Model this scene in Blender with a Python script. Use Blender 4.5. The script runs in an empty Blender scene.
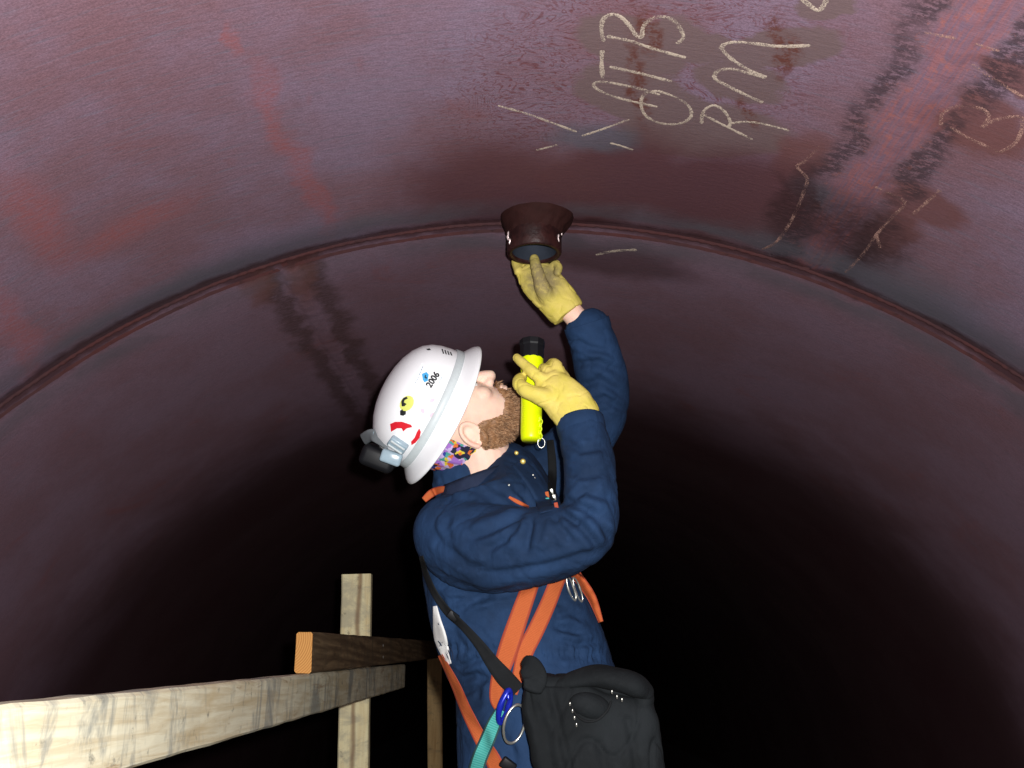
import bpy, bmesh, math, random
import numpy as np
from mathutils import Vector, Matrix, noise
from mathutils.bvhtree import BVHTree

random.seed(7)
rng = np.random.default_rng(7)
SC = bpy.context.scene
COL = SC.collection
PI = math.pi

# ------------------------------------------------------------------ camera
FPX = 995.0                       # focal length in pixels of a 1024 px wide frame
R = 1.67                          # inner radius of the steel vessel
CZ = R + 0.716                    # camera height (vessel bottom is z = 0)
PITCH = math.radians(16.57)
YAW = math.radians(0.75)
cam_data = bpy.data.cameras.new('camera')
cam_data.sensor_width = 36.0
cam_data.lens = 36.0 * FPX / 1024.0
cam_data.clip_start = 0.02
cam = bpy.data.objects.new('camera', cam_data)
COL.objects.link(cam)
cam.location = (0, 0, CZ)
cam.rotation_euler = (PI / 2 + PITCH, 0, YAW)
SC.camera = cam
CAMROT = Matrix.Rotation(YAW, 3, 'Z') @ Matrix.Rotation(PI / 2 + PITCH, 3, 'X')
CO = Vector((0, 0, CZ))
CR = (CAMROT @ Vector((1, 0, 0))).normalized()
CU = (CAMROT @ Vector((0, 1, 0))).normalized()
CF = (CAMROT @ Vector((0, 0, -1))).normalized()

# ------------------------------------------------------------------ world, flash, exposure
world = bpy.data.worlds.new('world')
SC.world = world
world.use_nodes = True
world.node_tree.nodes['Background'].inputs[0].default_value = (0, 0, 0, 1)
world.node_tree.nodes['Background'].inputs[1].default_value = 0.0

fl = bpy.data.lights.new('camera_flash', 'SPOT')
fl.energy = 205.0
fl.color = (1.0, 0.985, 0.98)
fl.spot_size = math.radians(125)
fl.spot_blend = 0.55
fl.shadow_soft_size = 0.014
flo = bpy.data.objects.new('camera_flash', fl)
COL.objects.link(flo)
flo.location = CO + CR * 0.045 + CU * 0.035
flo.rotation_euler = (PI / 2 + PITCH, 0, YAW)

SC.view_settings.view_transform = 'Standard'
SC.view_settings.look = 'None'
SC.view_settings.gamma = 1.0
SC.view_settings.exposure = 0.0
SC.view_settings.use_curve_mapping = False

# ------------------------------------------------------------------ ray helpers
def ray(px, py):
    return CAMROT @ Vector(((px - 512) / FPX, (384 - py) / FPX, -1.0))

def W(px, py, Y):                       # the point seen at a pixel, at forward distance Y
    d = ray(px, py)
    return CO + d * (Y / d.y)

def WX(px, py, X):                      # the same on the plane x = X
    d = ray(px, py)
    return CO + d * (X / d.x)

def proj(p):
    q = CAMROT.transposed() @ (Vector(p) - CO)
    return (512 + FPX * q.x / -q.z, 384 - FPX * q.y / -q.z)

def cyl(px, py, rad=R):                 # the point on the vessel wall: (phi, y)
    d = ray(px, py)
    a = d.x * d.x + d.z * d.z
    oz = CZ - R
    b = 2 * oz * d.z
    c = oz * oz - rad * rad
    t = (-b + math.sqrt(b * b - 4 * a * c)) / (2 * a)
    p = CO + d * t
    return math.atan2(p.x, p.z - R), p.y

def shell(phi, y, rad=R):
    return Vector((rad * math.sin(phi), y, R + rad * math.cos(phi)))

# ------------------------------------------------------------------ object helpers
def mesh_from(name, v, f, smooth=True):
    me = bpy.data.meshes.new(name)
    me.from_pydata([tuple(p) for p in v], [], [tuple(q) for q in f])
    me.validate()
    if smooth:
        me.polygons.foreach_set('use_smooth', [True] * len(me.polygons))
    me.update()
    return me

def root_of(o):
    p = Vector((0, 0, 0))
    while o is not None:
        p = p + o.location
        o = o.parent
    return p

def link(name, me, m, parent=None):
    """link a mesh given in world coordinates"""
    o = bpy.data.objects.new(name, me)
    COL.objects.link(o)
    if m is not None:
        for k in (m if isinstance(m, (list, tuple)) else [m]):
            me.materials.append(k)
    if parent is not None:
        o.parent = parent
        o.matrix_parent_inverse = Matrix.Translation(-parent.location) if parent.type == 'EMPTY' else Matrix.Identity(4)
    return o

def thing(name, label, cat, loc, group=None, kind=None):
    o = bpy.data.objects.new(name, None)
    o.empty_display_size = 0.1
    COL.objects.link(o)
    o.location = loc
    if label: o['label'] = label
    if cat: o['category'] = cat
    if group: o['group'] = group
    if kind: o['kind'] = kind
    return o

class MB:
    def __init__(s):
        s.v, s.f, s.mi = [], [], []
    def add(s, v, f, mi=0):
        b = len(s.v)
        s.v += [Vector(p) for p in v]
        s.f += [tuple(i + b for i in q) for q in f]
        s.mi += [mi] * len(f)
    def build(s, name, m, parent=None, smooth=True, mods=()):
        me = mesh_from(name, s.v, s.f, smooth)
        if len(me.polygons) == len(s.mi):
            me.polygons.foreach_set('material_index', s.mi)
        return link(name, me, m, parent)

def frame(T, D):
    n = T.cross(D)
    if n.length < 1e-4:
        n = T.cross(CR)
    n.normalize()
    b = n.cross(T).normalized()
    return n, b

def catmull(P, per=6):
    """rows of numbers -> smooth rows"""
    P = np.array(P, float)
    out = []
    n = len(P)
    for i in range(n - 1):
        p0, p1, p2, p3 = P[max(i - 1, 0)], P[i], P[i + 1], P[min(i + 2, n - 1)]
        for k in range(per):
            t = k / per
            out.append(0.5 * (2 * p1 + (p2 - p0) * t + (2 * p0 - 5 * p1 + 4 * p2 - p3) * t * t + (3 * p1 - p0 - 3 * p2 + p3) * t ** 3))
    out.append(P[-1])
    return np.array(out)

def loft(rows, n=20, per=6, D=None, round_ends=True, power=2.0):
    """rows: x, y, z, a, b -> closed tube; a across the depth axis D, b along it"""
    D = D or CF
    S = catmull(rows, per)
    pts = [Vector(r[:3]) for r in S]
    m = len(pts)
    v, f = [], []
    rings = []
    def ring(c, T, a, b):
        nn, bb = frame(T, D)
        base = len(v)
        for k in range(n):
            t = 2 * PI * k / n
            c1, s1 = math.cos(t), math.sin(t)
            if power != 2.0:
                c1 = math.copysign(abs(c1) ** (2 / power), c1)
                s1 = math.copysign(abs(s1) ** (2 / power), s1)
            v.append(c + nn * (a * c1) + bb * (b * s1))
        rings.append(base)
    def tang(i):
        return (pts[min(i + 1, m - 1)] - pts[max(i - 1, 0)]).normalized()
    if round_ends:
        T = tang(0)
        for q in (0.15, 0.45, 0.75):
            w = math.sqrt(1 - (1 - q) ** 2)
            ring(pts[0] - T * ((1 - q) * min(S[0][3], S[0][4])), T, S[0][3] * w, S[0][4] * w)
    for i in range(m):
        ring(pts[i], tang(i), max(S[i][3], 1e-4), max(S[i][4], 1e-4))
    if round_ends:
        T = tang(m - 1)
        for q in (0.75, 0.45, 0.15):
            w = math.sqrt(1 - (1 - q) ** 2)
            ring(pts[-1] + T * ((1 - q) * min(S[-1][3], S[-1][4])), T, S[-1][3] * w, S[-1][4] * w)
    for i in range(len(rings) - 1):
        a0, b0 = rings[i], rings[i + 1]
        for k in range(n):
            f.append((a0 + k, a0 + (k + 1) % n, b0 + (k + 1) % n, b0 + k))
    c0 = len(v); v.append(sum((v[rings[0] + k] for k in range(n)), Vector()) / n)
    c1 = len(v); v.append(sum((v[rings[-1] + k] for k in range(n)), Vector()) / n)
    for k in range(n):
        f.append((rings[0] + (k + 1) % n, rings[0] + k, c0))
        f.append((rings[-1] + k, rings[-1] + (k + 1) % n, c1))
    return v, f

def ellipsoid(c, ax, rad, nu=20, nv=12):
    v, f = [], []
    for j in range(1, nv):
        th = PI * j / nv
        for i in range(nu):
            t = 2 * PI * i / nu
            v.append(Vector(c) + ax[0] * (rad[0] * math.sin(th) * math.cos(t)) + ax[1] * (rad[1] * math.sin(th) * math.sin(t)) + ax[2] * (rad[2] * math.cos(th)))
    top = len(v); v.append(Vector(c) + ax[2] * rad[2])
    bot = len(v); v.append(Vector(c) - ax[2] * rad[2])
    for j in range(nv - 2):
        for i in range(nu):
            a = j * nu + i; b = j * nu + (i + 1) % nu
            f.append((a, a + nu, b + nu, b))
    for i in range(nu):
        f.append((top, i, (i + 1) % nu))
        f.append((bot, (nv - 2) * nu + (i + 1) % nu, (nv - 2) * nu + i))
    return v, f

def voxel(mb, size, iters=4, fac=0.5, name='m'):
    """union of overlapping closed shapes as one continuous smooth surface"""
    me = mesh_from(name, mb.v, mb.f)
    bm = bmesh.new(); bm.from_mesh(me)
    bmesh.ops.recalc_face_normals(bm, faces=bm.faces)
    bm.to_mesh(me); bm.free()
    o = bpy.data.objects.new('tmp', me); COL.objects.link(o)
    md = o.modifiers.new('r', 'REMESH'); md.mode = 'VOXEL'; md.voxel_size = size; md.use_smooth_shade = True
    if iters:
        s = o.modifiers.new('s', 'SMOOTH'); s.factor = fac; s.iterations = iters
    dg = bpy.context.evaluated_depsgraph_get(); dg.update()
    out = bpy.data.meshes.new_from_object(o.evaluated_get(dg))
    out.name = name
    bpy.data.objects.remove(o); bpy.data.meshes.remove(me)
    out.polygons.foreach_set('use_smooth', [True] * len(out.polygons))
    return out

def get_co(me):
    a = np.empty(len(me.vertices) * 3); me.vertices.foreach_get('co', a); return a.reshape(-1, 3)

def get_no(me):
    a = np.empty(len(me.vertices) * 3); me.vertices.foreach_get('normal', a); return a.reshape(-1, 3)

def set_co(me, a):
    me.vertices.foreach_set('co', a.ravel()); me.update()

def bvh_of(me):
    return BVHTree.FromPolygons([v.co.copy() for v in me.vertices], [tuple(p.vertices) for p in me.polygons])

RNP = np.array(CAMROT)
def proj_np(a):
    q = (a - np.array(CO)) @ RNP
    return np.stack([512 + FPX * q[:, 0] / -q[:, 2], 384 - FPX * q[:, 1] / -q[:, 2]], 1)

def seg_dist(P, line):
    """distance of 2D points to a polyline, and the side sign"""
    best = np.full(len(P), 1e9); sg = np.zeros(len(P)); par = np.zeros(len(P))
    L = np.array(line, float)
    n = len(L) - 1
    for i in range(n):
        a, b = L[i], L[i + 1]
        d = b - a
        t = np.clip(((P - a) @ d) / (d @ d), 0, 1)
        q = a + t[:, None] * d
        dd = np.hypot(*(P - q).T)
        s = np.sign(d[0] * (P[:, 1] - a[1]) - d[1] * (P[:, 0] - a[0]))
        m = dd < best
        best[m] = dd[m]; sg[m] = s[m]; par[m] = (i + t[m]) / n
    return best, sg, par

def bev_box(c, ax, half, bev, seg=2):
    """box with rounded edges, axes ax (three unit vectors), half sizes"""
    bm = bmesh.new()
    bmesh.ops.create_cube(bm, size=2)
    for q in bm.verts:
        q.co = Vector((q.co.x * half[0], q.co.y * half[1], q.co.z * half[2]))
    if bev > 0:
        bmesh.ops.bevel(bm, geom=bm.edges[:], offset=bev, segments=seg, affect='EDGES', profile=0.5)
    bm.verts.index_update()
    v = [Vector(c) + ax[0] * q.co.x + ax[1] * q.co.y + ax[2] * q.co.z for q in bm.verts]
    f = [tuple(q.index for q in p.verts) for p in bm.faces]
    bm.free()
    return v, f

def lathe(base, axis, prof, n=32, closed=True):
    """prof: (radius, height) pairs along axis"""
    axis = axis.normalized()
    u = axis.orthogonal().normalized(); w = axis.cross(u)
    v, f = [], []
    for r, h in prof:
        for k in range(n):
            t = 2 * PI * k / n
            v.append(base + axis * h + u * (r * math.cos(t)) + w * (r * math.sin(t)))
    for i in range(len(prof) - 1):
        for k in range(n):
            f.append((i * n + k, i * n + (k + 1) % n, (i + 1) * n + (k + 1) % n, (i + 1) * n + k))
    return v, f

def torus(c, n1, n2, r1, r2, rt, nu=36, nv=8):
    """elliptical ring in plane n1,n2"""
    nz = n1.cross(n2).normalized()
    v, f = [], []
    for i in range(nu):
        t = 2 * PI * i / nu
        e = n1 * (r1 * math.cos(t)) + n2 * (r2 * math.sin(t))
        d = e.normalized()
        for j in range(nv):
            s = 2 * PI * j / nv
            v.append(c + e + d * (rt * math.cos(s)) + nz * (rt * math.sin(s)))
    for i in range(nu):
        for j in range(nv):
            f.append((i * nv + j, ((i + 1) % nu) * nv + j, ((i + 1) % nu) * nv + (j + 1) % nv, i * nv + (j + 1) % nv))
    return v, f

def tube(pts, r, n=8, per=4):
    return loft([tuple(p) + ((r, r) if not isinstance(r, (list, tuple)) else (r[i], r[i])) for i, p in enumerate(pts)], n=n, per=per)

# ------------------------------------------------------------------ materials
def srgb(r, g, b):
    def c(x):
        x /= 255.0
        return x / 12.92 if x <= 0.04045 else ((x + 0.055) / 1.055) ** 2.4
    return (c(r), c(g), c(b), 1.0)

class NT:
    def __init__(s, name):
        s.m = bpy.data.materials.new(name); s.m.use_nodes = True
        s.t = s.m.node_tree; s.n = s.t.nodes; s.l = s.t.links
        s.p = s.n['Principled BSDF']
    def put(s, sock, v):
        if hasattr(v, 'is_output') or isinstance(v, bpy.types.NodeSocket):
            s.l.new(v, sock)
        else:
            sock.default_value = v
    def math(s, op, a, b=0.0, clamp=False):
        n = s.n.new('ShaderNodeMath'); n.operation = op; n.use_clamp = clamp
        s.put(n.inputs[0], a); s.put(n.inputs[1], b)
        return n.outputs[0]
    def vec(s, op, a, b=(0, 0, 0)):
        n = s.n.new('ShaderNodeVectorMath'); n.operation = op
        s.put(n.inputs[0], a); s.put(n.inputs[1], b)
        return n.outputs['Value'] if op in ('DOT_PRODUCT', 'LENGTH', 'DISTANCE') else n.outputs[0]
    def mix(s, fac, a, b, mode='MIX'):
        n = s.n.new('ShaderNodeMix'); n.data_type = 'RGBA'; n.blend_type = mode
        s.put(n.inputs[0], fac); s.put(n.inputs[6], a); s.put(n.inputs[7], b)
        return n.outputs[2]
    def noise(s, vec, scale, detail=4, rough=0.55, dist=0.0, col=False):
        n = s.n.new('ShaderNodeTexNoise')
        s.put(n.inputs['Vector'], vec); n.inputs['Scale'].default_value = scale
        n.inputs['Detail'].default_value = detail; n.inputs['Roughness'].default_value = rough
        n.inputs['Distortion'].default_value = dist
        return n.outputs['Color'] if col else n.outputs['Fac']
    def voro(s, vec, scale, feature='F1', out='Distance'):
        n = s.n.new('ShaderNodeTexVoronoi'); n.feature = feature
        s.put(n.inputs['Vector'], vec); n.inputs['Scale'].default_value = scale
        return n.outputs[out]
    def ramp(s, fac, lo, hi, a=0.0, b=1.0, smooth=True):
        n = s.n.new('ShaderNodeMapRange'); n.interpolation_type = 'SMOOTHSTEP' if smooth else 'LINEAR'
        s.put(n.inputs['Value'], fac)
        n.inputs['From Min'].default_value = lo; n.inputs['From Max'].default_value = hi
        n.inputs['To Min'].default_value = a; n.inputs['To Max'].default_value = b
        return n.outputs[0]
    def coord(s, kind='Object'):
        return s.n.new('ShaderNodeTexCoord').outputs[kind]
    def scale(s, vec, sc):
        n = s.n.new('ShaderNodeMapping'); s.put(n.inputs['Vector'], vec); n.inputs['Scale'].default_value = sc
        return n.outputs[0]
    def bump(s, h, dist=0.001, strength=1.0, prev=None):
        n = s.n.new('ShaderNodeBump'); s.put(n.inputs['Height'], h)
        n.inputs['Distance'].default_value = dist; n.inputs['Strength'].default_value = strength
        if prev is not None: s.l.new(prev, n.inputs['Normal'])
        return n.outputs[0]
    def done(s, color, rough=0.6, normal=None, metal=0.0, spec=0.5):
        s.put(s.p.inputs['Base Color'], color); s.put(s.p.inputs['Roughness'], rough)
        s.p.inputs['Metallic'].default_value = metal
        s.p.inputs['Specular IOR Level'].default_value = spec
        if normal is not None: s.l.new(normal, s.p.inputs['Normal'])
        return s.m

def simple(name, col, rough=0.5, metal=0.0, var=0.15, sc=60, bump=0.0, spec=0.5):
    t = NT(name); c = t.coord()
    nz = t.noise(c, sc, 4)
    dark = tuple(x * (1 - var) for x in col[:3]) + (1,)
    lite = tuple(min(1, x * (1 + var)) for x in col[:3]) + (1,)
    cc = t.mix(nz, dark, lite)
    return t.done(cc, rough, t.bump(nz, bump) if bump else None, metal, spec)

class Stains:
    """soft-edged stain masks on the vessel wall, in metres of arc and length"""
    def __init__(s, t, uv):
        s.t, s.uv = t, uv
    def ell(s, c, a, b, soft=0.35):
        uc = np.array([cyl(*c)[0] * R, cyl(*c)[1]])
        ua = np.array([cyl(*a)[0] * R, cyl(*a)[1]]) - uc
        ub = np.array([cyl(*b)[0] * R, cyl(*b)[1]]) - uc
        M = np.linalg.inv(np.stack([ua, ub], 1))
        t = s.t
        d = t.vec('SUBTRACT', s.uv, (uc[0], uc[1], 0))
        x = t.vec('DOT_PRODUCT', d, (M[0, 0], M[0, 1], 0))
        y = t.vec('DOT_PRODUCT', d, (M[1, 0], M[1, 1], 0))
        r2 = t.math('ADD', t.math('MULTIPLY', x, x), t.math('MULTIPLY', y, y))
        return t.ramp(t.math('SQRT', r2), 1 - soft, 1 + soft, 1, 0)
    def group(s, lst):
        o = None
        for e in lst:
            m = s.ell(*e)
            o = m if o is None else s.t.math('MAXIMUM', o, m)
        return o

PHI_R = math.radians(21.2)     # longitudinal weld of the near course
PHI_L = math.radians(-18.3)    # longitudinal weld of the far course
YW = 2.0                       # circumferential weld

def steel(name, near):
    t = NT(name)
    uv = t.coord('UV')
    wob = t.vec('SUBTRACT', t.noise(uv, 9, 4, col=True), (0.5, 0.5, 0.5))
    uvd = t.vec('ADD', uv, t.vec('MULTIPLY', wob, (0.10, 0.07, 0)))
    wob2 = t.vec('SUBTRACT', t.noise(uv, 30, 3, col=True), (0.5, 0.5, 0.5))
    uvd2 = t.vec('ADD', uvd, t.vec('MULTIPLY', wob2, (0.035, 0.025, 0)))
    big = t.noise(uv, 2.2, 5, 0.6)
    streak = t.noise(t.scale(uv, (1.2, 14, 1)), 9, 5, 0.65)
    fine = t.noise(t.scale(uv, (1, 2.5, 1)), 60, 3, 0.7)
    u = t.n.new('ShaderNodeSeparateXYZ'); t.l.new(uv, u.inputs[0])
    U, V = u.outputs[0], u.outputs[1]
    ud = t.n.new('ShaderNodeSeparateXYZ'); t.l.new(uvd2, ud.inputs[0])
    st = Stains(t, uvd2)
    if near:
        lilac = (0.240, 0.168, 0.235, 1); mauve = (0.205, 0.108, 0.130, 1); slate = (0.165, 0.155, 0.205, 1)
    else:
        lilac = (0.235, 0.150, 0.200, 1); mauve = (0.200, 0.108, 0.134, 1); slate = (0.170, 0.135, 0.182, 1)
    c = t.mix(t.ramp(big, 0.36, 0.64), lilac, mauve)
    c = t.mix(t.ramp(streak, 0.50, 0.72, 0, 0.6), c, slate)
    c = t.mix(t.ramp(fine, 0.35, 0.75, 0, 0.45), c, t.mix(0.5, c, (0.05, 0.025, 0.03, 1)))
    spk = t.noise(uv, 300, 2, .6)
    c = t.mix(t.ramp(spk, .35, .65, .28, 0), c, (0.045, 0.028, 0.034, 1))
    redn = t.noise(uv, 4.5, 5, 0.7, 0.6)
    c = t.mix(t.ramp(redn, 0.58, 0.74, 0, 0.45), c, (0.21, 0.062, 0.058, 1))
    rough = 0.62
    if near:
        # rust red smears on the left
        red = st.group([((232, 36), (240, 52), (238, 32), .6), ((312, 190), (330, 232), (321, 184), .6), ((285, 140), (300, 170), (296, 135), .7),
                        ((40, 222), (66, 262), (62, 214), .8), ((130, 228), (185, 202), (134, 238), .8), ((270, 100), (282, 130), (282, 96), .8),
                        ((20, 340), (45, 390), (34, 336), .8)])
        c = t.mix(t.math('MULTIPLY', red, t.math('MULTIPLY', t.ramp(fine, .3, .7, .25, .9), .5)), c, (0.33, 0.075, 0.062, 1))
        # ringed scale round the chalk writing
        region = st.group([((560, 75), (700, 40), (540, 150), .5), ((700, 90), (830, 60), (700, 160), .5), ((610, 20), (780, 0), (600, 60), .5)])
        cont = t.noise(t.scale(uv, (1, 1.8, 1)), 10, 3, .6, .8)
        cont = t.math('ABSOLUTE', t.math('SINE', t.math('MULTIPLY', cont, 42.0)))
        line = t.math('MULTIPLY', region, t.ramp(cont, .15, .55, 1, 0))
        c = t.mix(t.math('MULTIPLY', line, t.ramp(fine, .3, .65, .4, .85)), c, (0.125, 0.040, 0.045, 1))
        # grey brown wiped halos under the letters
        halo = st.group([((635, 48), (690, 62), (640, 18), .11), ((640, 100), (700, 118), (634, 66), .11), ((700, 130), (790, 140), (702, 100), .12),
                         ((690, 40), (735, 52), (694, 18), .12), ((775, 48), (838, 42), (775, 28), .12), ((742, 82), (790, 92), (744, 62), .12), ((830, 4), (860, 4), (830, 22), .1)])
        c = t.mix(t.math('MULTIPLY', halo, 0.9), c, t.mix(fine, (0.120, 0.078, 0.080, 1), (0.165, 0.112, 0.112, 1)))
        halo2 = st.group([((985, 128), (1030, 150), (1000, 100), .2), ((1000, 76), (1030, 96), (1005, 66), .25), ((930, 118), (950, 122), (932, 102), .3), ((925, 205), (965, 212), (905, 182), .3), ((890, 230), (912, 205), (920, 232), .4), ((800, 160), (830, 150), (806, 182), .4)])
        c = t.mix(t.math('MULTIPLY', halo2, 0.75), c, (0.135, 0.052, 0.046, 1))
        rust = st.group([((650, 32), (656, 55), (660, 30), .5), ((638, 85), (642, 125), (648, 84), .5), ((782, 48), (782, 80), (794, 46), .4), ((752, 112), (753, 125), (760, 112), .5)])
        c = t.mix(t.math('MULTIPLY', rust, t.ramp(t.noise(uv, 55, 4, .75), .42, .58, .15, .9)), c, (0.105, 0.033, 0.024, 1))
        # damp brown patch between the writing and the seam
        damp = st.group([((600, 190), (700, 172), (600, 138), .3), ((500, 190), (400, 200), (500, 140), .5), ((720, 200), (830, 215), (720, 150), .35), ((780, 215), (860, 250), (790, 165), .4)])
        c = t.mix(t.math('MULTIPLY', damp, 0.9), c, t.mix(big, (0.078, 0.029, 0.034, 1), (0.110, 0.042, 0.046, 1)))
        blue = st.group([((596, 138), (640, 142), (596, 126), .5), ((900, 300), (1010, 370), (930, 275), .6), ((830, 205), (860, 222), (836, 190), .6), ((150, 330), (340, 240), (140, 305), .6)])
        c = t.mix(t.math('MULTIPLY', blue, 0.6), c, (0.088, 0.100, 0.128, 1))
        # scaled heat band on both sides of the longitudinal weld
        du = t.math('SUBTRACT', ud.outputs[0], PHI_R * R)
        ad = t.math('ABSOLUTE', du)
        flank = t.math('MULTIPLY', t.ramp(ad, 0.035, 0.055), t.ramp(ad, 0.070, 0.105, 1, 0))
        fleck = t.math('MULTIPLY', t.ramp(t.noise(t.scale(uv, (1, 2.0, 1)), 46, 5, 0.85), 0.42, 0.52), t.ramp(t.noise(uv, 7, 2), .33, .5, .35, 1))
        c = t.mix(t.math('MULTIPLY', flank, t.math('MULTIPLY', fleck, 0.75)), c, (0.036, 0.024, 0.030, 1))
        mid = t.ramp(ad, 0.02, 0.05, 1, 0)
        c = t.mix(t.math('MULTIPLY', mid, 0.6), c, t.mix(t.ramp(t.noise(t.scale(uv, (6, .5, 1)), 30, 3, .6), .35, .65), (0.29, 0.105, 0.110, 1), (0.17, 0.105, 0.155, 1)))
        hot = t.math('MULTIPLY', t.ramp(ad, 0.03, 0.08, 1, 0), t.ramp(t.noise(uv, 40, 4, .75), .56, .66))
        c = t.mix(t.math('MULTIPLY', hot, 0.5), c, (0.33, 0.11, 0.085, 1))
        dark2 = st.group([((820, 215), (850, 240), (800, 190), .5), ((792, 205), (772, 235), (806, 212), .5), ((855, 235), (900, 262), (880, 210), .6)])
        c = t.mix(t.math('MULTIPLY', dark2, t.math('MULTIPLY', t.ramp(fine, .25, .6, .5, 1), .8)), c, (0.040, 0.018, 0.020, 1))
    else:
        du = t.math('SUBTRACT', ud.outputs[0], PHI_L * R)
        ad = t.math('ABSOLUTE', du)
        flank = t.math('MULTIPLY', t.ramp(ad, 0.015, 0.04), t.ramp(ad, 0.055, 0.095, 1, 0))
        c = t.mix(t.math('MULTIPLY', flank, t.ramp(fine, .2, .7, .35, .8)), c, (0.060, 0.030, 0.028, 1))
        orange = st.group([((300, 275), (308, 300), (312, 270), .6), ((258, 288), (272, 300), (266, 278), .6)])
        c = t.mix(t.math('MULTIPLY', orange, .6), c, (0.15, 0.055, 0.035, 1))
        deep = st.group([((615, 262), (690, 275), (612, 246), .4), ((575, 255), (600, 262), (575, 240), .4)])  # darker red brown patches just past the seam, by the stub
        c = t.mix(t.math('MULTIPLY', deep, .6), c, (0.045, 0.018, 0.018, 1))
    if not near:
        sc = t.math('ADD', ud.outputs[1], t.math('MULTIPLY', t.math('SUBTRACT', big, .5), .5))  # flash falloff painted into the colour: steel darkens with distance down the vessel
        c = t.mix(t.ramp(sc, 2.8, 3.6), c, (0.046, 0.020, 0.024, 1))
    # heat tint on both sides of the round seam
    dv = t.math('SUBTRACT', ud.outputs[1], YW)
    av = t.math('ABSOLUTE', dv)
    tint = t.math('MULTIPLY', t.ramp(av, 0.03, 0.06), t.ramp(av, 0.07, 0.15, 1, 0))
    c = t.mix(t.math('MULTIPLY', tint, t.ramp(big, .35, .6, 0.2, .7)), c, (0.115, 0.110, 0.135, 1) if near else (0.085, 0.080, 0.098, 1))
    seam = t.ramp(av, 0.012, 0.045, 1, 0)
    c = t.mix(t.math('MULTIPLY', seam, .8), c, (0.048, 0.017, 0.018, 1))
    hgt = t.math('ADD', t.math('MULTIPLY', streak, .5), fine)
    return t.done(c, t.ramp(big, .3, .7, .5, .7), t.bump(hgt, 0.0012, 0.7), 0.0, 0.35)

M = {}
M['steel_near'] = steel('scaled steel with rust and wiped halos', True)
M['steel_far'] = steel('dull steel with painted falloff', False)
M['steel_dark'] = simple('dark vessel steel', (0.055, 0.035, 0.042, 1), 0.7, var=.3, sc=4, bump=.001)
def weld_mat():
    t = NT('weld bead'); c = t.coord()
    n1 = t.noise(c, 45, 4, .6); n2 = t.noise(c, 6, 3)
    col = t.mix(t.ramp(n2, .35, .65), (0.085, 0.030, 0.030, 1), (0.070, 0.032, 0.035, 1))
    col = t.mix(t.ramp(n1, .55, .75, 0, .7), col, (0.03, 0.018, 0.02, 1))
    return t.done(col, .5, t.bump(n1, .0015), 0, .4)
M['weld'] = weld_mat()
M['weld_scraped'] = simple('scraped weld', (0.21, 0.115, 0.135, 1), .5, var=.35, sc=30, bump=.0015)
def nozzle_mat():
    t = NT('wet dark red pipe'); c = t.coord()
    n1 = t.noise(c, 40, 5, .65); n2 = t.noise(c, 14, 3)
    col = t.mix(t.ramp(n1, .35, .7), (0.016, 0.005, 0.005, 1), (0.036, 0.011, 0.010, 1))
    return t.done(col, t.ramp(n2, .3, .7, .4, .7), t.bump(n1, .0022), 0, .25)
M['nozzle'] = nozzle_mat()
M['fillet'] = simple('matte red brown fillet weld', (0.026, 0.0085, 0.0075, 1), .8, var=.4, sc=50, bump=.002, spec=.12)
M['bore'] = simple('bluish pipe bore', (0.030, 0.036, 0.050, 1), .35, var=.4, sc=30, bump=.001)
M['bright_metal'] = simple('bare bright metal', (0.78, 0.62, 0.60, 1), .3, metal=.3, sc=200, var=.3, bump=.001)
def chalk_mat(name, col, lo=.36):
    t = NT(name); c = t.coord()
    n = t.noise(c, 420, 3, .7); n2 = t.noise(c, 25, 3, .6)
    t.p.inputs['Alpha'].default_value = 1
    a = t.ramp(t.math('ADD', t.math('MULTIPLY', n, .7), t.math('MULTIPLY', n2, .4)), lo, lo + .16)
    t.l.new(a, t.p.inputs['Alpha'])
    return t.done(col, .95, None, 0, .1)
M['chalk'] = chalk_mat('yellow white chalk', (0.50, 0.41, 0.33, 1), .455)
M['chalk_faint'] = chalk_mat('faint pinkish chalk', (0.40, 0.23, 0.19, 1), .515)

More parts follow.
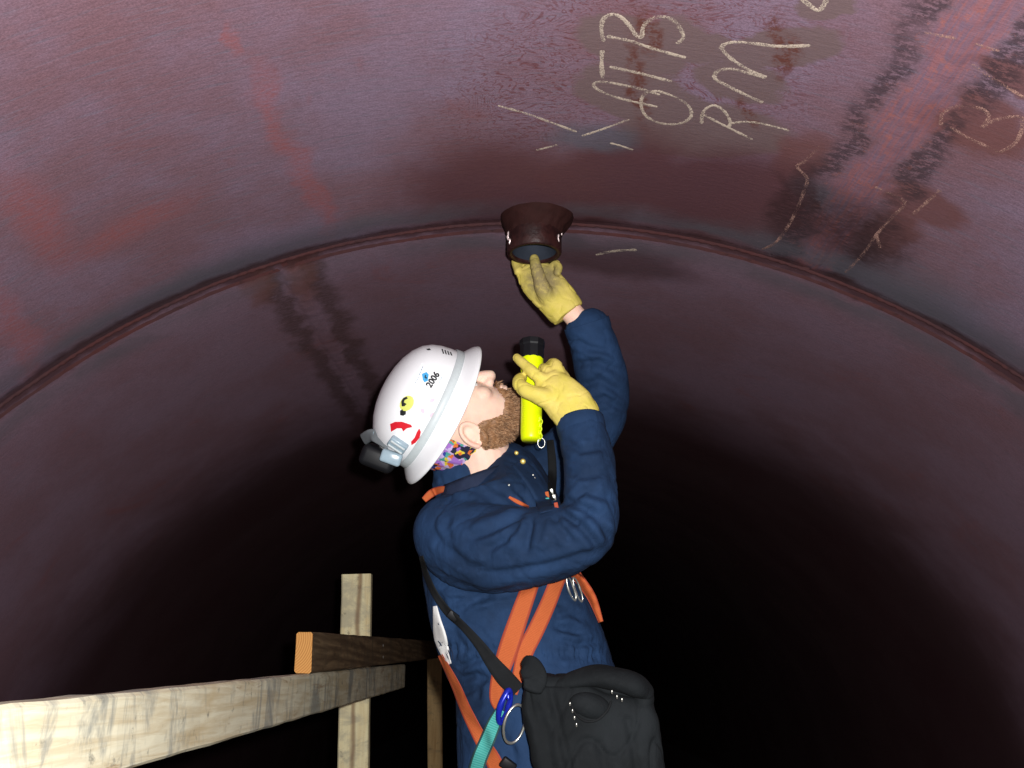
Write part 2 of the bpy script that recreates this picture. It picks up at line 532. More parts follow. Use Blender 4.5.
def wood_mat(name, axis, light, dark, stain, grain=.5, knots=False, stripe=None):
    """grain runs along the given axis (0 x, 1 y, 2 z)"""
    t = NT(name); c = t.coord()
    sc = [1.0, 1.0, 1.0]; sc[axis] = 0.06
    g = t.noise(t.scale(c, sc), 90, 4, .6, 0.6)
    big = [1.0, 1.0, 1.0]; big[axis] = 0.16
    b = t.noise(t.scale(c, big), 14, 4, .6, .8 if not knots else 2.5)
    col = t.mix(t.ramp(g, .35, .7, 0, grain), light, dark)
    col = t.mix(t.ramp(b, .52, .7, 0, .8), col, dark)
    # grey weather marks across the grain
    w = [1.0, 1.0, 1.0]; w[axis] = 2.2
    s = t.noise(t.scale(c, w), 6, 5, .7, .6)
    col = t.mix(t.ramp(s, .47, .64, 0, .8), col, stain)
    br = t.noise(t.scale(c, big), 22, 5, .7, .8)
    col = t.mix(t.ramp(br, .60, .72, 0, .75), col, tuple(x * k for x, k in zip(dark[:3], (.55, .42, .35))) + (1,))
    sm = t.noise(c, 28, 5, .7, .3)
    col = t.mix(t.ramp(sm, .60, .72, 0, .7), col, tuple(x * .5 for x in stain[:3]) + (1,))
    if knots:
        wv = t.n.new('ShaderNodeTexWave'); wv.wave_type = 'RINGS'; wv.inputs['Scale'].default_value = 9
        wv.inputs['Distortion'].default_value = 7; wv.inputs['Detail'].default_value = 3; wv.inputs['Detail Scale'].default_value = 1.3
        wsc = [1.0, 1.0, 1.6]; wsc[axis] = .10
        t.l.new(t.scale(c, wsc), wv.inputs['Vector'])
        col = t.mix(t.math('MULTIPLY', wv.outputs['Fac'], .65), col, dark)
    if stripe is not None:
        sx = t.n.new('ShaderNodeSeparateXYZ'); t.l.new(c, sx.inputs[0])
        d = t.math('ABSOLUTE', t.math('ADD', t.math('SUBTRACT', sx.outputs[0], stripe), t.math('MULTIPLY', t.math('SUBTRACT', t.noise(c, 8, 3), .5), .02)))
        col = t.mix(t.ramp(d, .001, .012, .7, 0), col, (0.20, 0.10, 0.05, 1))
    return t.done(col, .8, t.bump(g, .0012, .8), 0, .25)
M['rail_pale'] = wood_mat('weathered pale timber', 1, (0.64, 0.60, 0.44, 1), (0.42, 0.32, 0.17, 1), (0.22, 0.225, 0.20, 1), .6)
M['rail_dark'] = wood_mat('dark stained timber', 1, (0.25, 0.165, 0.085, 1), (0.075, 0.042, 0.020, 1), (0.12, 0.085, 0.05, 1), .8, knots=True)
M['post_pale'] = wood_mat('pale timber post', 2, (0.86, 0.78, 0.48, 1), (0.66, 0.50, 0.25, 1), (0.50, 0.46, 0.32, 1), .5, stripe=-.520)
M['post_plain'] = wood_mat('tan timber post', 2, (0.66, 0.45, 0.21, 1), (0.48, 0.29, 0.12, 1), (0.40, 0.28, 0.15, 1), .5)
M['plank'] = wood_mat('grey scaffold board', 1, (0.3, 0.25, 0.16, 1), (0.2, 0.14, 0.08, 1), (0.14, 0.13, 0.11, 1), .5)
def endgrain():
    t = NT('orange end grain'); c = t.coord()
    wv = t.n.new('ShaderNodeTexWave'); wv.wave_type = 'RINGS'; wv.rings_direction = 'Y'
    wv.inputs['Scale'].default_value = 70; wv.inputs['Distortion'].default_value = 1.5; wv.inputs['Detail'].default_value = 3
    o = t.vec('SUBTRACT', c, (-.50, 0, CZ + .08)); t.l.new(o, wv.inputs['Vector'])
    col = t.mix(wv.outputs['Fac'], (0.40, 0.17, 0.045, 1), (0.58, 0.30, 0.09, 1))
    return t.done(col, .8, None, 0, .2)
M['endgrain'] = endgrain()
M['nail'] = simple('nail head', (0.6, 0.58, 0.52, 1), .35, metal=.8)

# ------------------------------------------------------------------ vessel
ceiling = thing('ceiling', 'rounded rusty steel vault of the vessel with welded seams', None, (0, 0, 2 * R), kind='structure')
YB, YE = -2.2, 24.0

def rad_at(phi, y):
    """the plates pull in slightly at the round seam"""
    d = y - YW
    r = R + 0.010 * math.exp(-(d / 0.07) ** 2)
    r += 0.004 * noise.noise(Vector((phi * R * .9, y * .9, 3.3)))
    return r

def plate(name, p0, p1, y0, y1, m, parent, dp=0.018, dy=0.03):
    nu = max(2, int((p1 - p0) / dp)); nv = max(2, int((y1 - y0) / dy))
    v, f, uvs = [], [], []
    for j in range(nv + 1):
        y = y0 + (y1 - y0) * j / nv
        for i in range(nu + 1):
            p = p0 + (p1 - p0) * i / nu
            v.append(shell(p, y, rad_at(p, y))); uvs.append((p * R, y))
    for j in range(nv):
        for i in range(nu):
            a = j * (nu + 1) + i
            f.append((a, a + 1, a + nu + 2, a + nu + 1))
    me = bpy.data.meshes.new(name); me.from_pydata([tuple(p) for p in v], [], f)
    ul = me.uv_layers.new(name='UVMap')
    ul.data.foreach_set('uv', [x for q in f for i in q for x in uvs[i]])
    me.polygons.foreach_set('use_smooth', [True] * len(f)); me.update()
    return link(name, me, m, parent)

H = PI / 2
plate('steel_plate', -H, PHI_R - .004, YB, YW - .004, M['steel_near'], ceiling)
plate('steel_plate', PHI_R + .004, H, YB, YW - .004, M['steel_near'], ceiling)
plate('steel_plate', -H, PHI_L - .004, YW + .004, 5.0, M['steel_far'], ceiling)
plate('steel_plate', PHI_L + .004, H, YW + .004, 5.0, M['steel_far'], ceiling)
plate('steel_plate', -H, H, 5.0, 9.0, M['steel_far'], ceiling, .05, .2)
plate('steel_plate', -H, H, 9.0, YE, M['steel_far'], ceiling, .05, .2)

def round_weld(y, parent, rough=True):
    prof = [(-.030, .0035), (-.022, -.0005), (-.015, -.0045), (-.009, -.0035), (-.004, .0035), (.001, .0045), (.006, .001), (.012, -.0035), (.020, -.003), (.027, .0005), (.034, .0035)]
    v, f = [], []
    n = 620; k = len(prof)
    for i in range(n + 1):
        p = -H + PI * i / n
        for j, (dy, dr) in enumerate(prof):
            s = R * p
            rp = .0012 * math.sin(s * 2 * PI / .022 + 2.5 * (dy * 60) ** 2) if -.012 < dy < .013 else 0
            w = .004 * noise.noise(Vector((s * 5, y, 1.0))) + .0015 * noise.noise(Vector((s * 40, dy * 60, 2.0)))
            v.append(shell(p, y + dy + w, rad_at(p, y + dy) - .0005 - dr * .8 + rp + .0012 * noise.noise(Vector((s * 60, dy * 90, 5.0)))))
    for i in range(n):
        for j in range(k - 1):
            a = i * k + j
            f.append((a, a + k, a + k + 1, a + 1))
    return link('weld_bead', mesh_from('weld_bead', v, f), M['weld'], parent)
round_weld(YW, ceiling)

def long_weld(phi, y0, y1, half, m, parent, h=.004):
    prof = [(-1.0, 0), (-.75, -.4), (-.5, .6), (-.2, 1), (.15, .8), (.4, 1.0), (.6, .5), (.8, -.4), (1, 0)]
    v, f = [], []
    n = int((y1 - y0) / .006); k = len(prof)
    for i in range(n + 1):
        y = y0 + (y1 - y0) * i / n
        for j, (x, q) in enumerate(prof):
            w = .003 * noise.noise(Vector((y * 6, phi, x)))
            dr = -h * q - .0005 + .0013 * noise.noise(Vector((y * 45, x * 3, 8.0)))
            p = phi + (x * half + w) / R
            v.append(shell(p, y, rad_at(p, y) + dr))
    for i in range(n):
        for j in range(k - 1):
            a = i * k + j
            f.append((a, a + 1, a + k + 1, a + k))
    me = mesh_from('weld_bead', v, f)
    ul = me.uv_layers.new(name='UVMap')
    uv = [x for lp in me.loops for x in (math.atan2(v[lp.vertex_index].x, v[lp.vertex_index].z - R) * R, v[lp.vertex_index].y)]
    ul.data.foreach_set('uv', uv)
    return link('weld_bead', me, m, parent)
long_weld(PHI_R, YB, YW - .02, .030, M['steel_near'], ceiling, .0025)
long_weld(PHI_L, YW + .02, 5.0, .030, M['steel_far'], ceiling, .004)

# floor half of the vessel and its two ends
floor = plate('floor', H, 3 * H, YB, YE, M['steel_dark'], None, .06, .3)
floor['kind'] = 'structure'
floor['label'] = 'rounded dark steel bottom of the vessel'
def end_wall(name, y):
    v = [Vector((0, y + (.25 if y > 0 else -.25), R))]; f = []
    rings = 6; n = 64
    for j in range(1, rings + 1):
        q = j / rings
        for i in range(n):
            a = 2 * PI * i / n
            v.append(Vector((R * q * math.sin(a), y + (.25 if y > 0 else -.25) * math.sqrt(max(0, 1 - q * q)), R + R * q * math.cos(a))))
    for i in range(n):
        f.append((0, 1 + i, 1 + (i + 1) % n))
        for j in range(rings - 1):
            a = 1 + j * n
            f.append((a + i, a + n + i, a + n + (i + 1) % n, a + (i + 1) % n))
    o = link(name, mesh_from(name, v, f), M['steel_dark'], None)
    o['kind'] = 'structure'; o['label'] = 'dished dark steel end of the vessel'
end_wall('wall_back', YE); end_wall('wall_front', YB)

# ---- chalk writing, drawn as thin raised strokes on the plate
A = lambda L: [(480 + x / 2.844, y / 2.844) for x, y in L]
B = lambda L: [(720 + x / 2.648, y / 2.648) for x, y in L]
def stroke(mb, pts, wid=.0029, lift=.0015):
    S = catmull(pts, 10)
    P = []
    for x, y in S:
        p, yy = cyl(x, y)
        P.append((p * R, yy))
    P = np.array(P)
    v, f = [], []
    n = len(P)
    for i in range(n):
        d = P[min(i + 1, n - 1)] - P[max(i - 1, 0)]
        d = d / (np.hypot(*d) + 1e-9)
        nn = np.array([-d[1], d[0]])
        hw = wid * (.75 + .5 * random.random()) * (.55 if i in (0, n - 1) else 1)
        for s in (-1, 0, 1):
            q = P[i] + nn * hw * s
            ph = q[0] / R
            v.append(shell(ph, q[1], rad_at(ph, q[1]) - lift - (.0006 if s == 0 else 0)))
    for i in range(n - 1):
        for j in (0, 1):
            a = i * 3 + j
            f.append((a, a + 1, a + 4, a + 3))
    mb.add(v, f)
def chalk(strokes, m='chalk', wid=.0034):
    mb = MB()
    for s in strokes: stroke(mb, s, wid)
    return mb.build('chalk_mark', M[m], ceiling)
chalk([A([(352, 115), (345, 80), (352, 50), (375, 38), (400, 45), (425, 70), (445, 98), (460, 102), (464, 75), (480, 56), (510, 45), (545, 52), (570, 80), (578, 105), (560, 122)]),
       A([(360, 100), (420, 112), (500, 138), (585, 162)])])
chalk([A([(348, 140), (346, 180), (349, 220)]), A([(368, 187), (450, 205), (545, 230)])])
chalk([A([(505, 302), (450, 290), (390, 275), (340, 255), (323, 238), (345, 230), (400, 238), (460, 252), (512, 268)])], wid=.003)
chalk([A([(505, 256), (470, 264), (458, 290), (470, 325), (510, 348), (565, 350), (600, 330), (592, 298), (550, 272), (505, 256)])], wid=.003)
chalk([A([(815, 218), (770, 200), (715, 165), (688, 132), (720, 118), (780, 122), (850, 130), (940, 128)]),
       A([(805, 290), (760, 270), (700, 240), (668, 220), (680, 198), (720, 195), (770, 208), (812, 220)])])
chalk([A([(630, 350), (636, 315), (665, 298), (695, 315), (712, 345), (705, 362)]), A([(636, 325), (700, 358), (775, 395)]), A([(712, 350), (750, 345), (800, 350), (880, 370)])], wid=.0029)
chalk([A([(50, 297), (130, 320), (200, 345), (275, 373)]), A([(370, 405), (400, 413), (435, 425)]), A([(160, 425), (190, 418), (220, 410)]), A([(290, 385), (350, 365), (425, 338)])], wid=.0028)
chalk([A([(905, -15), (940, 15), (965, 28), (985, 0), (990, -20)])])
chalk([A([(330, 725), (380, 715), (445, 713)])], wid=.005)  # short pale line past the seam, in the same material as the writing
chalk([B([(265, 385), (225, 425), (205, 440), (230, 470), (225, 500), (205, 550), (185, 590), (150, 640), (110, 668)])], 'chalk_faint', .0032)
chalk([B([(585, 330), (590, 300), (620, 282), (660, 280), (700, 290), (712, 312), (695, 335), (720, 320), (760, 310), (797, 310), (800, 340), (780, 380), (740, 402)]),
       B([(610, 335), (660, 365), (740, 402)]), B([(665, 168), (720, 205), (806, 258)])], 'chalk_faint', .0032)
chalk([B([(395, 488), (450, 510), (490, 535), (460, 570), (415, 620), (380, 670), (330, 725)]), B([(415, 620), (420, 640), (425, 655)]), B([(585, 500), (530, 550), (497, 578)])], 'chalk_faint', .0032)
chalk([B([(540, 85), (640, 105), (740, 135)])], 'chalk_faint', .0025)

# ------------------------------------------------------------------ pipe stub in the ceiling
NX, NY = .022, 1.958
NT_Z = R + R * math.cos(math.asin(NX / R))
NL = .082                         # how far the stub hangs down
nb = Vector((NX, NY, NT_Z))
dn = Vector((0, 0, -1))
stub = thing('pipe_stub', 'short dark red pipe stub hanging from the ceiling seam above the gloved hand', 'pipe', nb)
v, f = lathe(nb, dn, [(.0585, -.02), (.0588, .03), (.0585, NL - .003), (.0565, NL), (.0490, NL), (.0470, NL - .006)], 48)
MBn = MB(); MBn.add(v, f); MBn.build('pipe_wall', M['nozzle'], stub)
v, f = lathe(nb, dn, [(.0473, NL - .0055), (.0473, .01), (.0473, -.03), (.001, -.03)], 48)
mb = MB(); mb.add(v, f); mb.build('bore', M['bore'], stub)
# fillet weld round its root
def fillet():
    v, f = [], []
    n = 96; prof = [(.0575, .040), (.0615, .033), (.064, .025), (.068, .018), (.073, .011), (.077, .003), (.080, -.012)]
    for i in range(n):
        a = 2 * PI * i / n
        for j, (r, h) in enumerate(prof):
            r2 = r + .0028 * noise.noise(Vector((math.cos(a) * 4, math.sin(a) * 4, j * .5)))
            x, y = NX + r2 * math.cos(a) + (.10 * (r2 - .0575) / .0225) * .07, NY + r2 * math.sin(a)
            zt = R + math.sqrt(R * R - x * x)
            v.append(Vector((x, y, zt - h * (1 + .2 * noise.noise(Vector((math.cos(a) * 9, math.sin(a) * 9, j))))))) 
    k = len(prof)
    for i in range(n):
        for j in range(k - 1):
            a = i * k + j; b = ((i + 1) % n) * k + j
            f.append((a, b, b + 1, a + 1))
    return v, f
v, f = fillet(); mb = MB(); mb.add(v, f); mb.build('fillet_weld', M['fillet'], stub)
# bright bare spots
def spot(c, rx, rz):
    v, f = ellipsoid(c, (CR, CF, CU), (rx, .003, rz), 12, 8)
    v = [p + Vector((noise.noise(p * 160), 0, noise.noise(p * 170 + Vector((5, 5, 5))))) * .003 for p in v]
    return v, f
for (px, py, rx, rz) in ((508.5, 236, .003, .010), (510, 241, .004, .006), (558, 238, .003, .009), (561, 233, .004, .004)):
    ang = math.asin(max(-1, min(1, (W(px, py, NY).x - NX) / .0585)))
    p = W(px, py, NY - .0585 * math.cos(ang))
    mb = MB(); mb.add(*spot(p, rx, rz))
    o = mb.build('bare_metal_fleck', M['bright_metal'], stub); o['label'] = 'bright bare metal fleck on the pipe side'

# ------------------------------------------------------------------ timber guard rail and scaffold deck
DECK = CZ - 1.08
XI, XO = -.432, -.466            # inner and outer faces of the rails
def timber(name, c0, c1, w, h, m, label=None, group=None, cat='timber', upref=Vector((0, 0, 1)), seg=24, endmat=False, amp=.0014):
    """a sawn timber from c0 to c1, w across and h along upref"""
    T = (c1 - c0).normalized()
    S = T.cross(upref).normalized(); U = S.cross(T).normalized()
    prof = []
    b = .004
    for sx, sy in ((1, 1), (-1, 1), (-1, -1), (1, -1)):
        pts = [(sx * w / 2, sy * (h / 2 - b)), (sx * (w / 2 - b), sy * h / 2)]
        if sx * sy < 0: pts.reverse()
        prof += pts
    # subdivide the long faces once
    full = []
    for i in range(8):
        a, q = prof[i], prof[(i + 1) % 8]
        full.append(a)
        if math.hypot(a[0] - q[0], a[1] - q[1]) > .02:
            for t in (.33, .67): full.append((a[0] + (q[0] - a[0]) * t, a[1] + (q[1] - a[1]) * t))
    k = len(full)
    v, f, mi = [], [], []
    for i in range(seg + 1):
        c = c0 + (c1 - c0) * (i / seg)
        for (x, y) in full:
            p = c + S * x + U * y
            d = noise.noise(p * 14) * amp + noise.noise(p * 45) * amp * .6
            v.append(p + (S * x + U * y).normalized() * d)
    for i in range(seg):
        for j in range(k):
            f.append((i * k + j, i * k + (j + 1) % k, (i + 1) * k + (j + 1) % k, (i + 1) * k + j)); mi.append(0)
    f.append(tuple(range(k))[::-1]); mi.append(1 if endmat else 0)
    f.append(tuple(seg * k + j for j in range(k))); mi.append(1 if endmat else 0)
    me = mesh_from(name, v, f, False)
    me.polygons.foreach_set('material_index', mi)
    bm = bmesh.new(); bm.from_mesh(me); bmesh.ops.recalc_face_normals(bm, faces=bm.faces); bm.to_mesh(me); bm.free()
    o = link(name, me, m)
    if label: o['label'] = label; o['category'] = cat
    if group: o['group'] = group
    return o

# lower, near rail
pa = WX(0, 757, XI); pb = WX(405, 676, XI)
dirn = (pb - pa)
p_start = pa - dirn * (0.55 / dirn.y)
off = Vector(((XO - XI) / 2, 0, 0))
timber('guard_rail', p_start + off, pb + off, .034, .081, M['rail_pale'],
       'long pale weathered timber rail in the near left foreground', None, 'rail', seg=60, amp=.0018)
# upper, far rail
qa = WX(312, 652.5, XI); qb = WX(432, 650, XI)
dq = qb - qa
timber('guard_rail', qa + off, qa + dq * (3.75 / dq.y) + off, .034, .081, [M['rail_dark'], M['endgrain']],
       'dark stained timber rail with orange cut end above the pale rail', None, 'rail', seg=50, endmat=True)
def bottom(x):
    return R - math.sqrt(R * R - x * x)
def post(px0, px1, ytop, Y, m, label, lo, zt=None):
    t0, t1 = W(px0, ytop, Y), W(px1, ytop, Y)
    b0, b1 = W(lo[0], 768, Y), W(lo[1], 768, Y)
    ztop = t0.z if zt is None else zt
    xt = (t0.x + t1.x) / 2; xb = (b0.x + b1.x) / 2
    k = (xb - xt) / (b0.z - t0.z)
    zb = bottom(xb) + .012
    return timber('post', Vector((xt + k * (zb - t0.z), Y + .02, zb)), Vector((xt + k * (ztop - t0.z), Y + .02, ztop)), t1.x - t0.x, .040, m, label, None, 'post', upref=Vector((0, 1, 0)), seg=40)
post(341.5, 370.5, 574, 3.16, M['post_pale'], 'pale timber post crossing behind both rails', (338, 367))
post(427, 441.5, 660, 5.9, M['post_plain'], 'dim narrow timber post farther back, close to the worker', (427.5, 442.5), zt=CZ + .12)
# nail heads
for (px, py, o) in ((383, 645.5, 'guard_rail.001'), (383, 657, 'guard_rail.001'), (382, 686, 'guard_rail')):
    mb = MB(); c = WX(px, py, XI)
    mb.add(*lathe(c - Vector((.003, 0, 0)), Vector((1, 0, 0)), [(.0045, 0), (.0045, .0042), (.003, .005), (.0001, .005)], 10))
    mb.build('nail', M['nail'], bpy.data.objects[o])

deck = thing('scaffold_deck', 'grey timber scaffold boards the worker stands on', 'platform', (0.1, 2.0, DECK))
x = -.40
for i in range(6):
    v0 = Vector((x + .11, .2, DECK - .019)); v1 = Vector((x + .11, 5.4, DECK - .019))
    o = timber('plank', v0, v1, .215, .038, M['plank'], seg=16)
    o.parent = deck; o.matrix_parent_inverse = Matrix.Translation(-deck.location)
    x += .222
for y in (.5, 2.6, 4.9):
    hw = math.sqrt(R * R - (R - DECK + .038 + .09) ** 2) - .02
    o = timber('joist', Vector((-hw, y, DECK - .038 - .045)), Vector((hw, y, DECK - .038 - .045)), .045, .09, M['plank'], seg=16)
    o.parent = deck; o.matrix_parent_inverse = Matrix.Translation(-deck.location)

# ------------------------------------------------------------------ the worker
def fabric(name, col, weave=900, fold=.55, var=.35):
    t = NT(name); c = t.coord()
    n = t.noise(c, 7, 4, .6); w = t.noise(c, 55, 4, .65); wv = t.noise(c, weave, 2)
    d = tuple(x * (1 - var) for x in col[:3]) + (1,); l = tuple(x * (1 + var) for x in col[:3]) + (1,)
    cc = t.mix(t.ramp(n, .3, .7), d, l)
    cc = t.mix(t.ramp(w, .5, .8, 0, .35), cc, tuple(x * 1.5 + .004 for x in col[:3]) + (1,))
    b1 = t.bump(t.noise(t.scale(c, (1, 1, .6)), 26, 4, .55, 1.2), .006, fold)
    b2 = t.bump(wv, .0004, .5, b1)
    return t.done(cc, .85, b2, 0, .2)
M['navy'] = fabric('navy cotton coverall', (0.0118, 0.0325, 0.082, 1))
M['navy_dark'] = fabric('navy collar', (0.015, 0.023, 0.050, 1))
M['black_cloth'] = fabric('black nylon', (0.0085, 0.0105, 0.012, 1), 1200, .45)
M['black_web'] = fabric('black webbing', (0.008, 0.009, 0.010, 1), 1200, .1)
M['black_plastic'] = simple('black plastic', (0.006, 0.0065, 0.008, 1), .5, var=.2, spec=.25)
M['boot'] = simple('brown leather boot', (0.05, 0.028, 0.015, 1), .6, var=.3, sc=20, bump=.001)
def skin_mat():
    t = NT('fair skin'); c = t.coord()
    n = t.noise(c, 30, 4, .6); f = t.noise(c, 260, 3)
    cc = t.mix(t.ramp(n, .35, .7), (0.86, 0.61, 0.48, 1), (0.86, 0.54, 0.43, 1))
    t.p.inputs['Subsurface Weight'].default_value = .12
    t.p.inputs['Subsurface Radius'].default_value = (.012, .004, .002)
    return t.done(cc, .55, t.bump(f, .0003, .5), 0, .35)
M['skin'] = skin_mat()
M['hair'] = simple('reddish brown beard hair', (0.27, 0.135, 0.06, 1), .6, var=.6, sc=240)
M['hair_dark'] = simple('dark brown hair', (0.11, 0.05, 0.022, 1), .6, var=.5, sc=200)
M['hair_light'] = simple('light brown hair', (0.56, 0.33, 0.18, 1), .6, var=.4, sc=200)
def glove_mat(name, dirt):
    t = NT(name); c = t.coord()
    n = t.noise(c, 30, 5, .6); f = t.noise(c, 300, 3)
    cc = t.mix(t.ramp(n, .3, .7), (0.62, 0.52, 0.090, 1), (0.70, 0.56, 0.145, 1))
    if dirt:
        # soot on the palm and fingers (a patch of its own, about the palm's centre)
        pc = W(541, 277, 1.985)
        d = t.vec('DISTANCE', c, tuple(pc))
        m = t.math('MULTIPLY', t.ramp(d, .025, .070, 1, 0), t.ramp(t.noise(c, 45, 5, .7), .30, .55, .35, .9))
        cc = t.mix(m, cc, (0.20, 0.155, 0.085, 1))
    else:
        cc = t.mix(t.ramp(t.noise(c, 60, 5, .7), .56, .72, 0, .35), cc, (0.42, 0.30, 0.07, 1))
    b = t.bump(t.noise(c, 70, 3, .5, .5), .003, .35)
    return t.done(cc, .75, t.bump(f, .0004, .5, b), 0, .25)
M['glove'] = glove_mat('yellow leather glove', False)
M['glove_dirty'] = glove_mat('yellow leather glove with sooty palm', True)
def webbing(name, a, b, freq):
    t = NT(name); uv = t.coord('UV')
    s = t.n.new('ShaderNodeSeparateXYZ'); t.l.new(uv, s.inputs[0])
    rib = t.math('MULTIPLY', t.math('ADD', t.math('SINE', t.math('MULTIPLY', s.outputs[1], freq)), 1.0), .5)
    n = t.noise(t.coord(), 120, 3)
    cc = t.mix(t.math('MULTIPLY', rib, .45), a, b)
    cc = t.mix(t.math('MULTIPLY', n, .3), cc, b)
    return t.done(cc, .8, t.bump(rib, .0008, .6), 0, .2)
M['orange_web'] = webbing('orange harness webbing', (0.56, 0.135, 0.040, 1), (0.36, 0.072, 0.022, 1), 2200)
M['orange_edge'] = simple('dark orange webbing edge', (0.34, 0.05, 0.018, 1), .8)
M['teal_web'] = webbing('teal lanyard webbing', (0.03, 0.30, 0.27, 1), (0.16, 0.55, 0.48, 1), 1500)
M['teal_edge'] = simple('dark lanyard edge', (0.015, 0.05, 0.05, 1), .8)
M['steel_ring'] = simple('zinc plated steel', (0.62, 0.62, 0.56, 1), .3, metal=.85)
M['blue_metal'] = simple('blue anodised metal', (0.012, 0.025, 0.42, 1), .25, metal=.3)
M['white_hat'] = simple('white hard hat plastic', (0.90, 0.915, 0.93, 1), .32, var=.03, sc=12)
M['yellow_plastic'] = simple('fluorescent yellow plastic', (0.72, 0.86, 0.0, 1), .35, var=.05)
M['lens'] = simple('torch lens', (0.5, 0.5, 0.5, 1), .1)
M['grey_strap'] = simple('pale grey elastic strap', (0.56, 0.62, 0.63, 1), .45, var=.1, sc=150)
M['clip_grey'] = simple('clear grey plastic clip', (0.30, 0.40, 0.46, 1), .25, var=.2, sc=80)
M['clip_clear'] = simple('smoky clear plastic', (0.16, 0.18, 0.19, 1), .2, var=.3, sc=60)
M['white_print'] = simple('white print', (0.78, 0.78, 0.76, 1), .6, var=.05)
M['brass'] = simple('brass snap', (0.75, 0.58, 0.16, 1), .35, metal=.5)

def pm(px, py, Y):                 # metres per pixel at that point
    return Y / ray(px, py).y / FPX * 1.0

def rows(L):
    """(px, py, Y, half width px, half depth m) -> loft rows"""
    out = []
    for px, py, Y, a, b in L:
        p = W(px, py, Y)
        out.append((p.x, p.y, p.z, a * pm(px, py, Y), b))
    return out

TORSO = [(473, 473, 2.04, 45, .080), (487, 490, 2.05, 60, .165), (493, 520, 2.05, 72, .185), (499, 560, 2.05, 78, .165), (506, 600, 2.05, 79, .145),
         (520, 640, 2.05, 82, .140), (532, 664, 2.05, 79, .140), (538, 700, 2.05, 83, .155), (545, 760, 2.05, 88, .165), (552, 830, 2.05, 86, .165)]
R_ARM = [(450, 534, 1.95, 40, .075), (474, 546, 1.90, 45, .080), (510, 549, 1.855, 43, .078), (550, 543, 1.815, 38, .070), (579, 534, 1.79, 33, .064), (589, 519, 1.785, 29, .060),
         (590, 495, 1.785, 27, .056), (588, 460, 1.80, 26, .053), (581, 427, 1.815, 23.5, .047)]
L_ARM = [(500, 500, 2.19, 36, .075), (552, 468, 2.19, 33, .068), (590, 432, 2.15, 29, .060), (603, 398, 2.11, 26.5, .056), (598, 360, 2.07, 25.5, .052), (588, 328, 2.045, 22.5, .046)]
HIPZ = CZ - .16
def leg(sy, k):
    hip = W(553, 800, 2.05)
    a = Vector((hip.x + .0, hip.y + sy * .085, hip.z + .03))
    kn = Vector((hip.x + .05, hip.y + sy * .11, DECK + .50)); an = Vector((hip.x - .01, hip.y + sy * .13, DECK + .10))
    return [tuple(a) + (.105 * k, .092 * k), tuple(a.lerp(kn, .5)) + (.092 * k, .085 * k), tuple(kn) + (.075 * k, .072 * k), tuple(kn.lerp(an, .5)) + (.072 * k, .07 * k), tuple(an) + (.066 * k, .066 * k)]

# --- head frame: face up towards the pipe, crown to the left, head leaning to the camera
u0 = (CR * -.887 + CU * .463).normalized()
HF = (CR * .463 + CU * .887).normalized()
ct, stl = math.cos(math.radians(12)), math.sin(math.radians(12))
HU = u0 * ct - CF * stl
HL = CF * ct + u0 * stl
HC = W(472, 432, 1.925) + HL * .075
def HP(f, l, u): return HC + HF * f + HL * l + HU * u
HAX = (HF, HL, HU)

body = MB()
for k in (TORSO, R_ARM, L_ARM):
    r = rows(k)
    q_ = .78 if k is TORSO else .62
    body.add(*loft([(x, y, z, a * q_, b * q_) for x, y, z, a, b in r], n=20, per=4))
body.add(*loft(leg(-1, .8), n=16, per=4)); body.add(*loft(leg(1, .8), n=16, per=4))
# forearms to wrists and hands (inside the gloves)
body.add(*loft(rows([(588, 470, 1.80, 15, .030), (583, 430, 1.815, 15, .028), (577, 410, 1.812, 14, .022), (566, 398, 1.815, 17, .014), (557, 388, 1.82, 14, .010)]), n=16, per=4))
body.add(*loft(rows([(597, 360, 2.07, 14, .030), (583, 328, 2.04, 12.5, .028), (573, 314, 2.03, 11.5, .024), (560, 300, 2.02, 13, .013), (545, 286, 2.015, 12, .010)]), n=16, per=4))
